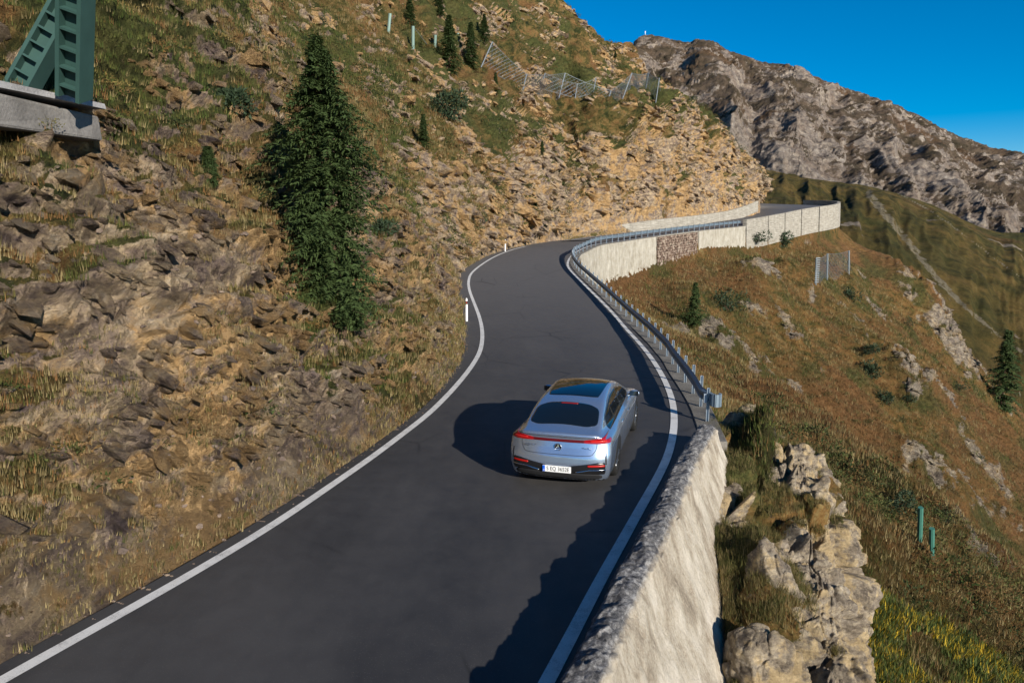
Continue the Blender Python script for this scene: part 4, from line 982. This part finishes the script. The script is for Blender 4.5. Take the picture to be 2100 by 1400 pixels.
i = pick(A_V, A_px, A_py, A_d, (A_g < .60) & (A_T > np.where(A_V[:, 1] > 26, 2.3, 1.75)) & (cl > -.08), 6500, 61, 5, 48, .8); slabs(A_V, A_N, i, 'broken_rock', .03, .21, 62)
cl = fbm(A_V/5+4, 3)
i = pick(A_V, A_px, A_py, A_d, (A_g < .66) & (A_T > 1.7) & (cl > -.12), 7000, 63, 48, 170, .6); slabs(A_V, A_N, i, 'broken_rock', .12, .75, 64)
i = pick(B_V, B_px, B_py, B_d, (B_g < .45) & (B_D > 3), 1200, 65, 25, 140, .4); slabs(B_V, B_N, i, 'slope_rocks', .08, .5, 66)
gcol = [(.035, .05, .018), (.05, .07, .02), (.085, .095, .03), (.11, .10, .035), (.15, .09, .035)]
nz = fbm(B_V/[9, 9, 9]+55, 3); i = pick(B_V, B_px, B_py, B_d, (nz > .06) & (B_D > 3) & (B_g > .3), 1300, 31, 18, 140, .3); clumps(B_V, i, .2, .65, 150, gcol, 'low_heath', 31)
nz = fbm(A_V/[6, 6, 6]+12, 3); i = pick(A_V, A_px, A_py, A_d, (nz > -.02) & (A_T > 1.6), 3200, 32, 9, 170, .6); dd = A_d[i]; clumps(A_V, i[dd < 45], .12, .42, 150, gcol+[(.16, .09, .03), (.2, .15, .05)], 'hillside_heath', 32); clumps(A_V, i[dd >= 45], .35, 1.1, 120, gcol, 'hillside_heath', 33)
# gravel along the road edge
k = rs.randint(0, len(TOE)-1, 2600); k = k[(TOE[k, 1] > 3) & (TOE[k, 1] < 60)]; P = TOE[k].copy(); P[:, :2] += NL[k]*(rs.rand(len(k), 1)**2*.22-.05); P[:, 2] += .004
# yellow flowering bushes bottom right
i = np.where((B_px > 1700) & (B_px < 2120) & (B_py > 1150) & (B_py < 1450) & (B_d < 60) & ((B_py-1150) > (B_px-1700)*-.35+20) & ((B_py-1150) > (B_px-1790)*.78))[0]
if len(i) > 200:
    i = i[fbm(B_V[i]/1.8+3, 3) > rs.uniform(-.25, .15, len(i))]
    i = rs.choice(i, min(1700, len(i)), False); dd = B_d[i]; yl = np.where(rs.rand(len(i), 1) < .30, [(.46, .32, .03)], [(.085, .11, .03)])
    blades(B_V[i], B_N[i], .05+.006*dd, .004+.0009*dd, 13, yl, 8, 'yellow_bushes', 1.0, .9)
# loose stones on the hill and slope
def stones(V_, i, name, mat, s0, s1, seed):
    rs = np.random.RandomState(seed); m = MB()
    ph = (1+5**.5)/2; ico = np.array([(-1,ph,0),(1,ph,0),(-1,-ph,0),(1,-ph,0),(0,-1,ph),(0,1,ph),(0,-1,-ph),(0,1,-ph),(ph,0,-1),(ph,0,1),(-ph,0,-1),(-ph,0,1)])/1.9
    tf = np.array([(0,11,5),(0,5,1),(0,1,7),(0,7,10),(0,10,11),(1,5,9),(5,11,4),(11,10,2),(10,7,6),(7,1,8),(3,9,4),(3,4,2),(3,2,6),(3,6,8),(3,8,9),(4,9,5),(2,4,11),(6,2,10),(8,6,7),(9,8,1)])
    for j in i:
        s = rs.uniform(s0, s1)**1.0; m.add((ico*rs.uniform(.55, 1.3, (12, 1))*s*[rs.uniform(.6, 1.4), rs.uniform(.6, 1.4), rs.uniform(.4, .9)]) @ rotz(rs.uniform(0, 6)).T+V_[j], None, tf)
    o = m.build(name, mat); tag(o, kind='stuff'); return o
M_st = NT('loose stone'); _c = M_st.ramp(M_st.noise(1.1, 6, .7), [(.35, (.08, .065, .06)), (.5, (.16, .12, .095)), (.62, (.26, .20, .15))]); M_st = M_st.done(_c, .95, 0, M_st.bump(M_st.noise(9, 6, .7), .8, .05), .1)
stones(P, range(len(P)), 'edge_gravel', M_st, .008, .028, 5)
i = pick(A_V, A_px, A_py, A_d, (A_g < .45) & (A_T > 1.15) & (A_T < 4.5), 1100, 12, 6, 60, .5); stones(A_V, i, 'scree_stones', M_st, .02, .08, 3)
# ------------------------------------------------------------------ the car
def smax(a, b, k):
    h = np.clip(.5+.5*(a-b)/k, 0, 1); return b*(1-h)+a*h+k*h*(1-h)
ZT = np.array([(0,.99),(.05,1.035),(.12,1.055),(.22,1.075),(.42,1.125),(.7,1.225),(1.0,1.325),(1.4,1.425),(1.9,1.49),(2.4,1.512),(2.8,1.50),(3.2,1.44),(3.6,1.31),(4.0,1.13),(4.3,1.02),(4.7,.93),(5.0,.82),(5.2,.66)])
def ztop(y): return np.interp(y, *catmull(ZT, np.linspace(0, len(ZT)-1, 300)).T)
HW = [(.1,.84),(.2,.90),(.35,.945),(.6,.963),(.78,.958),(.88,.935),(.955,.875),(1.01,.80),(1.08,.765),(1.25,.70),(1.4,.63),(1.5,.58),(1.7,.5)]
_hz = np.linspace(0.1, 1.7, 200); _hw = catmull(np.array(HW), np.linspace(0, len(HW)-1, 400)); 
def halfw(y, z):
    w = np.interp(z, _hw[:, 0], _hw[:, 1])
    up = sstep(.9, 1.05, z)
    rear = np.clip((1.5-y)/1.5, 0, 1); front = np.clip((y-3.6)/1.6, 0, 1)
    w = w*(1-up*.10*rear**1.3) - .05*front**2 - .035*np.clip((.7-y)/.7, 0, 1)**2
    haunch = .015*np.exp(-((y-1.1)/.45)**2)+.01*np.exp(-((y-4.3)/.4)**2)
    return w+haunch*(z < .9)
def yrear(x, z):
    base = np.interp(z, [.15, .25, .4, .5, .62, .78, .9, .93, .99, 1.05, 1.2], [.12, .06, .0, .0, .015, .07, .10, .10, .085, .05, .03])
    return base + .20*np.abs(x/.95)**3.2+.10*np.clip(np.abs(x)-.75, 0, 1)
def yfront(x, z): return 5.2 - .1*np.abs(z-.55) - .42*np.abs(x/.95)**2.6
WR = .365; WY = (1.12, 4.33)
def fcar(P, arches=True):
    x, y, z = P[..., 0], P[..., 1], P[..., 2]; ax = np.abs(x)
    f = smax(ax-halfw(y, z), z-(ztop(y)-.045*(ax/.6)**2*sstep(.9, 1.1, z+0*y)), .045)
    f = smax(f, yrear(x, z)-y, .05); f = smax(f, y-yfront(x, z), .1); f = smax(f, .17-z, .03)
    if arches:
        for wy in WY: f = np.maximum(f, -np.maximum(np.sqrt((y-wy)**2+(z-.36)**2)-.41, .66-ax))
    return f
def cast(O, D, t0, t1, n=90, arches=True, inward=False):
    """first surface point on rays O + tD where f changes sign"""
    O = np.asarray(O, float); D = np.asarray(D, float); lo = np.full(O.shape[:-1], t0); hi = np.full(O.shape[:-1], t1); found = np.zeros(O.shape[:-1], bool); prev = fcar(O+D*t0, arches)
    for k in range(1, n+1):
        t = t0+(t1-t0)*k/n; v = fcar(O+D*t, arches); c = ~found & ((v > 0) != (prev > 0)); lo = np.where(c, t-(t1-t0)/n, lo); hi = np.where(c, t, hi); found |= c; prev = v
    s0 = fcar(O+D*lo[..., None], arches) > 0
    for _ in range(14):
        mid = (lo+hi)/2; s = fcar(O+D*mid[..., None], arches) > 0; lo = np.where(s == s0, mid, lo); hi = np.where(s == s0, hi, mid)
    return O+D*((lo+hi)/2)[..., None], found
def cnorm(P, arches=False):
    e = .012; g = np.stack([fcar(P+np.eye(3)[k]*e, arches)-fcar(P-np.eye(3)[k]*e, arches) for k in range(3)], -1); return g/(np.linalg.norm(g, axis=-1)[..., None]+1e-9)
car = empty('car', (0, 0, 0)); tag(car, 'silver blue fastback saloon car driving away up the mountain road', 'car')
def paint():
    t = NT('silver blue metallic paint'); n = t.noise(250, 2, .5)
    c = t.mix(n, (.39, .47, .61), (.47, .56, .70))
    return t.done(c, .24, .8, None, .5, Coat_Weight=1.0, Coat_Roughness=.04)
M_car = paint()
M_glass = NT('dark glass').done((.006, .008, .010), .03, 0, None, .8)
M_roofglass = NT('panoramic roof glass').done((.004, .006, .010), .04, 0, None, .9)
M_blk = plain('gloss black trim', (.012, .012, .013), .25, 0, .5, .1)
M_mblk = plain('matt black plastic', (.016, .016, .017), .7, 0, .3, .1)
M_chrome = NT('chrome').done((.8, .8, .82), .12, 1.0)
M_tail = NT('tail lamp glass').done((.30, .004, .006), .15, 0, None, .6, Coat_Weight=.6)
M_tail2 = NT('deep red lamp').done((.09, .003, .005), .12, 0, None, .6)
M_reflect = NT('bumper reflector').done((.40, .01, .006), .3, 0, None, .5)
M_tyre = plain('tyre rubber', (.018, .018, .018), .85, 0, .2)
M_rim = NT('alloy rim').done((.30, .31, .33), .3, .9)
M_seam = NT('seam').done((.02, .02, .022), .6)
# body: rays from a spine
nl, nr = 330, 128
ys = np.linspace(.55, 4.7, nl); an = np.linspace(0, 2*math.pi, nr)
cap = 46; rows_o = []; rows_d = []
for k in range(cap):
    a = math.pi/2*(k/cap)**1.0
    for_d = np.stack([np.sin(a)*np.cos(an), -np.cos(a)+0*an, np.sin(a)*np.sin(an)], 1); rows_o.append(np.tile([0, .55, .66], (nr, 1))); rows_d.append(for_d)
for y in ys: rows_o.append(np.tile([0, y, .66], (nr, 1))); rows_d.append(np.stack([np.cos(an), 0*an, np.sin(an)], 1))
for k in range(cap):
    a = math.pi/2*(1-(k+1)/cap)
    rows_o.append(np.tile([0, 4.7, .66], (nr, 1))); rows_d.append(np.stack([np.sin(a)*np.cos(an), np.cos(a)+0*an, np.sin(a)*np.sin(an)], 1))
O = np.array(rows_o); Dn = np.array(rows_d); P, _ = cast(O, Dn, .02, 2.0, 160, False)
body = fastmesh('body', P.reshape(-1, 3), gridfaces(P.shape[0], nr, True), M_car, car, True)
body.data.materials.append(M_mblk)
# matt black inside the wheel arches and underneath
me = body.data; cs = np.zeros(len(me.polygons)*3, np.float32); me.polygons.foreach_get('center', cs); cs = cs.reshape(-1, 3)
arch = np.zeros(len(cs), bool)
for wy in (): arch |= (np.sqrt((cs[:, 1]-wy)**2+(cs[:, 2]-.36)**2) < .425) & (np.abs(cs[:, 0]) < .93) & (cs[:, 2] < .76) & (np.abs(cs[:, 0]) > .5)
low = (cs[:, 2] < .20)
me.polygons.foreach_set('material_index', low.astype(np.int32))
def patch(name, O, D, mat, parent=None, off=.004, t1=3.0, arches=False, smooth_sh=True):
    P, ok = cast(O, D, 0, t1, 150, arches); N = cnorm(P); A = P+N*off; B = P-N*.01
    nu, nv = P.shape[:2]; V = np.vstack([A.reshape(-1, 3), B.reshape(-1, 3)]); n = nu*nv
    Fq = gridfaces(nu, nv)
    rim = [i*nv for i in range(nu)]+[(nu-1)*nv+j for j in range(1, nv)]+[i*nv+nv-1 for i in range(nu-2, -1, -1)]+[j for j in range(nv-2, 0, -1)]
    S = np.array([[rim[k], rim[(k+1) % len(rim)], rim[(k+1) % len(rim)]+n, rim[k]+n] for k in range(len(rim))])
    return fastmesh(name, V, [Fq, S], mat, parent or car, smooth_sh)
def squircle(nu, nv, e=.22):
    """unit square grid with rounded corners"""
    u = np.linspace(-1, 1, nu)[:, None]+np.zeros(nv); v = np.linspace(-1, 1, nv)[None, :]+np.zeros((nu, 1))
    return u*np.sqrt(1-e*v**4*np.abs(u)**2), v*np.sqrt(1-e*u**4*np.abs(v)**2)
def from_rear(name, u2x, v2z, mat, off=.004, nu=44, nv=16, e=.3, parent=None):
    U, W = squircle(nu, nv, e); z = v2z(U, W); x = u2x(U, W); O = np.stack([x, -1+0*x, z], -1); D = np.zeros_like(O); D[..., 1] = 1
    return patch(name, O, D, mat, parent, off)
def from_top(name, fx, fy, mat, off=.004, nu=40, nv=30, e=.3, parent=None):
    U, W = squircle(nu, nv, e); x = fx(U, W); y = fy(U, W); O = np.stack([x, y, 3+0*x], -1); D = np.zeros_like(O); D[..., 2] = -1
    return patch(name, O, D, mat, parent, off)
def from_side(name, s, fy, fz, mat, off=.004, nu=60, nv=14, e=.05, parent=None):
    U, W = squircle(nu, nv, e); y = fy(U, W); z = fz(U, W); O = np.stack([s*2.0+0*y, y, z], -1); D = np.zeros_like(O); D[..., 0] = -s
    return patch(name, O, D, mat, parent, off)
rw = from_top('rear_window', lambda u, v: u*(.665-.075*(v*.5+.5))-.0, lambda u, v: .79+.37*v-.04*u*u*(v < 0)*v*v+.05*u*u*(-v*.5+.5)*0, M_glass, .004, 44, 30, .34)
from_top('brake_light', lambda u, v: u*.17, lambda u, v: 1.12+.018*v, NT('high brake light').done((.25, .01, .01), .3), .008, 14, 4, 0, rw)
from_top('roof_glass', lambda u, v: u*(.535+.01*v), lambda u, v: 2.36+.90*v, M_roofglass, .005, 40, 40, .12)
from_top('windscreen', lambda u, v: u*(.53+.03*(v*.5+.5)), lambda u, v: 3.68+.36*v, M_glass, .004, 40, 24, .1)
for s in (-1, 1):
    def bz(y): return .985+.01*(y-2.5)-.0*y
    def tz(y): return np.minimum(ztop(y)-.11, 1.42)
    def fy(u, v): return 2.34+1.44*u+.05*v
    w_ = from_side('side_window', s, fy, lambda u, v: bz(fy(u, v))*(1-(v*.5+.5))+np.maximum(tz(fy(u, v))-.035, bz(fy(u, v))+.03)*(v*.5+.5), M_glass, .004, 70, 12, .02)
    for yy in (1.62, 2.62):
        from_side('pillar', s, lambda u, v, yy=yy: yy+.035*u-.05*v, lambda u, v, yy=yy: bz(yy)*(1-(v*.5+.5))+(tz(yy)-.05)*(v*.5+.5), M_blk, .007, 4, 8, 0, w_)
    from_side('window_trim', s, lambda u, v: 2.3+1.5*u, lambda u, v: np.interp(2.3+1.5*u, [.65, 1.0, 1.6, 2.4, 3.2, 3.8], [1.07, 1.22, 1.36, 1.41, 1.36, 1.15])+.007*v-.012, M_chrome, .006, 70, 3, 0)
    # tail lamp, wide at the corner and tapering inwards, wrapping round the side
    lamp = from_rear('tail_lamp', lambda u, v: s*(.65+.19*u), lambda u, v: .905+.018*(u*.5+.5)+v*(.026+.034*(u*.5+.5)), M_tail, .008, 26, 10, .12)
    from_side('lamp_wing', s, lambda u, v: .34+.15*u, lambda u, v: .905+.012*(u*.5+.5)+v*(.040-.028*(u*.5+.5)), M_tail, .007, 14, 8, .1, lamp)
    from_rear('lamp_helix', lambda u, v: s*(.72+.14*u), lambda u, v: .915+.012*v, NT('lamp core').done((.55, .02, .02), .2), .012, 12, 4, 0, lamp)
    from_rear('bumper_reflector', lambda u, v: s*(.70+.15*u), lambda u, v: .482+.016*v, M_reflect, .014, 16, 4, .1)
    from_rear('bumper_trim', lambda u, v: s*(.60+.26*u), lambda u, v: .405-.05*np.clip((-u-.1)/.9, 0, 1)+.007*v, M_chrome, .018, 26, 4, 0)
    from_rear('air_slot', lambda u, v: s*(.865+.012*u-.006*v), lambda u, v: .60+.10*v, M_seam, .003, 3, 12, 0)
    from_side('door_seam', s, lambda u, v: 2.64+.005*u, lambda u, v: .62+.33*v, M_seam, .002, 3, 16, 0)
    from_side('door_seam', s, lambda u, v: 1.66+.005*u-.12*(1-v)*.5, lambda u, v: .66+.29*v, M_seam, .002, 3, 16, 0)
    from_side('door_seam', s, lambda u, v: 3.72+.005*u, lambda u, v: .62+.30*v, M_seam, .002, 3, 16, 0)
    for yy in (1.95, 2.95): from_side('door_handle', s, lambda u, v, yy=yy: yy+.11*u, lambda u, v: .86+.013*v, M_chrome, .012, 10, 4, .1)
    from_side('sill_trim', s, lambda u, v: 2.72+1.15*u, lambda u, v: .235+.03*v, M_mblk, .006, 40, 4, 0)
    # mirror
    m = MB(); u_ = np.linspace(0, 2*math.pi, 18); vv = np.linspace(0, math.pi, 12); U, W = np.meshgrid(u_, vv, indexing='ij')
    q = np.stack([np.cos(U)*np.sin(W)*.115, np.sin(U)*np.sin(W)*.09, np.cos(W)*.075], -1); q[..., 1] = np.where(q[..., 1] < -.03, -.03, q[..., 1])
    m.add(q.reshape(-1, 3)+[s*.985, 3.62, 1.06], gridfaces(18, 12, True)); mi = m.build('mirror', M_car, car, True)
    m = MB(); m.box((s*.985, 3.586, 1.06), (.19, .006, .11)); m.build('mirror_glass', M_glass, mi)
    m = MB(); m.tube((s*.84, 3.66, 1.0), (s*.93, 3.64, 1.03), .03, .025, 8); m.build('arm', M_blk, mi)
    # wheels
    for wy in WY:
        def aa(u): return math.pi/2+u*(math.pi/2+.42)
        from_side('wheel_arch', s, lambda u, v, wy=wy: wy+np.cos(aa(u))*(.16+.25*(v*.5+.5)), lambda u, v: np.maximum(.205, .37+np.sin(aa(u))*(.16+.25*(v*.5+.5))), M_mblk, .003, 40, 6, 0)
        w = MB(); prof = [(.25, -.11), (.34, -.125), (.362, -.10), (.366, 0), (.362, .10), (.34, .125), (.25, .11)]; a_ = np.linspace(0, 2*math.pi, 49)
        V = np.array([[[c, math.cos(a)*r, math.sin(a)*r] for (r, c) in prof] for a in a_]); V = V+np.array([s*.845, wy, .366])
        w.add(V.reshape(-1, 3), gridfaces(49, 7)); 
        root = w.build('wheel', M_tyre, car, True)
        rm = MB(); xo = s*.845+s*.085
        for k in range(10):
            a = k/10*2*math.pi; b = np.array([0, math.cos(a), math.sin(a)]); rm.tube(np.array([xo, wy, .366])+b*.05, np.array([xo+s*.01, wy, .366])+b*.25, .022, .030, 6)
        rm.tube((xo-.02, wy, .366), (xo+.02, wy, .366), .065, .06, 16)
        for k in range(32):
            a = k/32*2*math.pi; b = (k+1)/32*2*math.pi; rm.tube((xo, wy+math.cos(a)*.255, .366+math.sin(a)*.255), (xo, wy+math.cos(b)*.255, .366+math.sin(b)*.255), .016, .016, 5, False)
        rm.build('rim', M_rim, root, True); bk = MB(); bk.tube((s*.86, wy, .366), (s*.915, wy, .366), .25, .25, 24); bk.build('brake_disc', M_mblk, root)
bar = from_rear('light_bar', lambda u, v: u*.48, lambda u, v: .906+.025*v, M_tail2, .008, 50, 5, 0)
from_rear('spoiler_lip', lambda u, v: u*.70, lambda u, v: 1.005+.010*v-.012*u*u, M_car, .022, 40, 5, .0)
from_rear('bumper_insert', lambda u, v: u*(.86+.0*v), lambda u, v: np.where(v > 0, .415+v*(.085*np.clip(np.abs(u)*1.6-.35, 0, 1)+.045), .415+v*.10), M_blk, .006, 60, 10, .05)
from_rear('diffuser', lambda u, v: u*.80, lambda u, v: .27+.055*v, M_mblk, .012, 40, 5, .2)
# boot seam, drawn as thin recess-coloured strip lines following the body
def seam(pts, nm='boot_seam'):
    pts = resample(np.array([(p[0], 0, p[1]) for p in pts], float), .03); x = pts[:, 0]; z = pts[:, 2]; t = np.gradient(np.stack([x, z], 1), axis=0); t /= np.linalg.norm(t, axis=1)[:, None]+1e-9
    O = np.stack([np.stack([x-t[:, 1]*.0045, -1+0*x, z+t[:, 0]*.0045], -1), np.stack([x+t[:, 1]*.0045, -1+0*x, z-t[:, 0]*.0045], -1)], 1); D = np.zeros_like(O); D[..., 1] = 1
    patch(nm, O, D, M_seam, None, .002)
seam([(-.70, .87), (-.69, .78), (-.64, .70), (-.55, .665), (0, .66), (.55, .665), (.64, .70), (.69, .78), (.70, .87)])
# emblem: ring with a three-pointed star
def rear_y(x, z): return cast(np.array([[x, -1., z]]), np.array([[0, 1., 0]]), 0, 3, 150, False)[0][0]
c = rear_y(0, .79); m = MB()
for k in range(28):
    a = k/28*2*math.pi; b = (k+1)/28*2*math.pi; m.tube(c+[math.cos(a)*.062, -.016, math.sin(a)*.062], c+[math.cos(b)*.062, -.016, math.sin(b)*.062], .0075, .0075, 6, False)
em = m.build('emblem', M_chrome, car, True); m = MB()
for k in range(3):
    a = math.pi/2+k*2*math.pi/3; m.tube(c+[0, -.018, 0], c+[math.cos(a)*.06, -.014, math.sin(a)*.06], .013, .002, 4)
m.build('star', M_chrome, em); m = MB(); m.tube(c+[0, -.002, 0], c+[0, -.010, 0], .058, .058, 24); m.build('disc', M_mblk, em)
def text(s, size, loc, mat, parent, name, ext=.002, font_scale=1.0, align='CENTER'):
    cu = bpy.data.curves.new(name, 'FONT'); cu.body = s; cu.size = size; cu.align_x = align; cu.align_y = 'CENTER'; cu.extrude = ext; cu.space_character = 1.05
    o = bpy.data.objects.new(name, cu); COL.objects.link(o); bpy.context.view_layer.update()
    me = bpy.data.meshes.new_from_object(o.evaluated_get(bpy.context.evaluated_depsgraph_get())); bpy.data.objects.remove(o)
    me.materials.clear(); me.materials.append(mat); o = bpy.data.objects.new(name, me); COL.objects.link(o); o.parent = parent
    o.location = tuple(loc); o.rotation_euler = (math.pi/2, 0, 0); o.scale = (font_scale, 1, 1); return o
c1 = rear_y(-.52, .79); text('EQS 580', .058, c1+[0, -.012, 0], M_chrome, car, 'badge')
c1 = rear_y(.52, .79); text('4MATIC', .050, c1+[0, -.012, 0], M_chrome, car, 'badge')
pc_ = rear_y(0, .40); m = MB(); m.box(pc_+[0, -.022, 0], (.525, .014, .118)); pl = m.build('number_plate', plain('plate white', (.78, .78, .77), .4, 0, .4, .03), car)
m = MB(); m.box(pc_+[-.24, -.0305, 0], (.044, .004, .112)); m.build('blue_band', plain('plate blue', (.01, .10, .55), .4), pl)
text('S EQ 3652E', .104, pc_+[.022, -.0325, 0], NT('plate black').done((.01, .01, .01), .5), pl, 'lettering', .001, .80)
text('D', .034, pc_+[-.24, -.0345, -.03], M_white, pl, 'country_letter', .001)
carz = math.atan2(.27, .963)
car.rotation_euler = (0, 0, -carz); car.location = (.82, 12.80, .008)
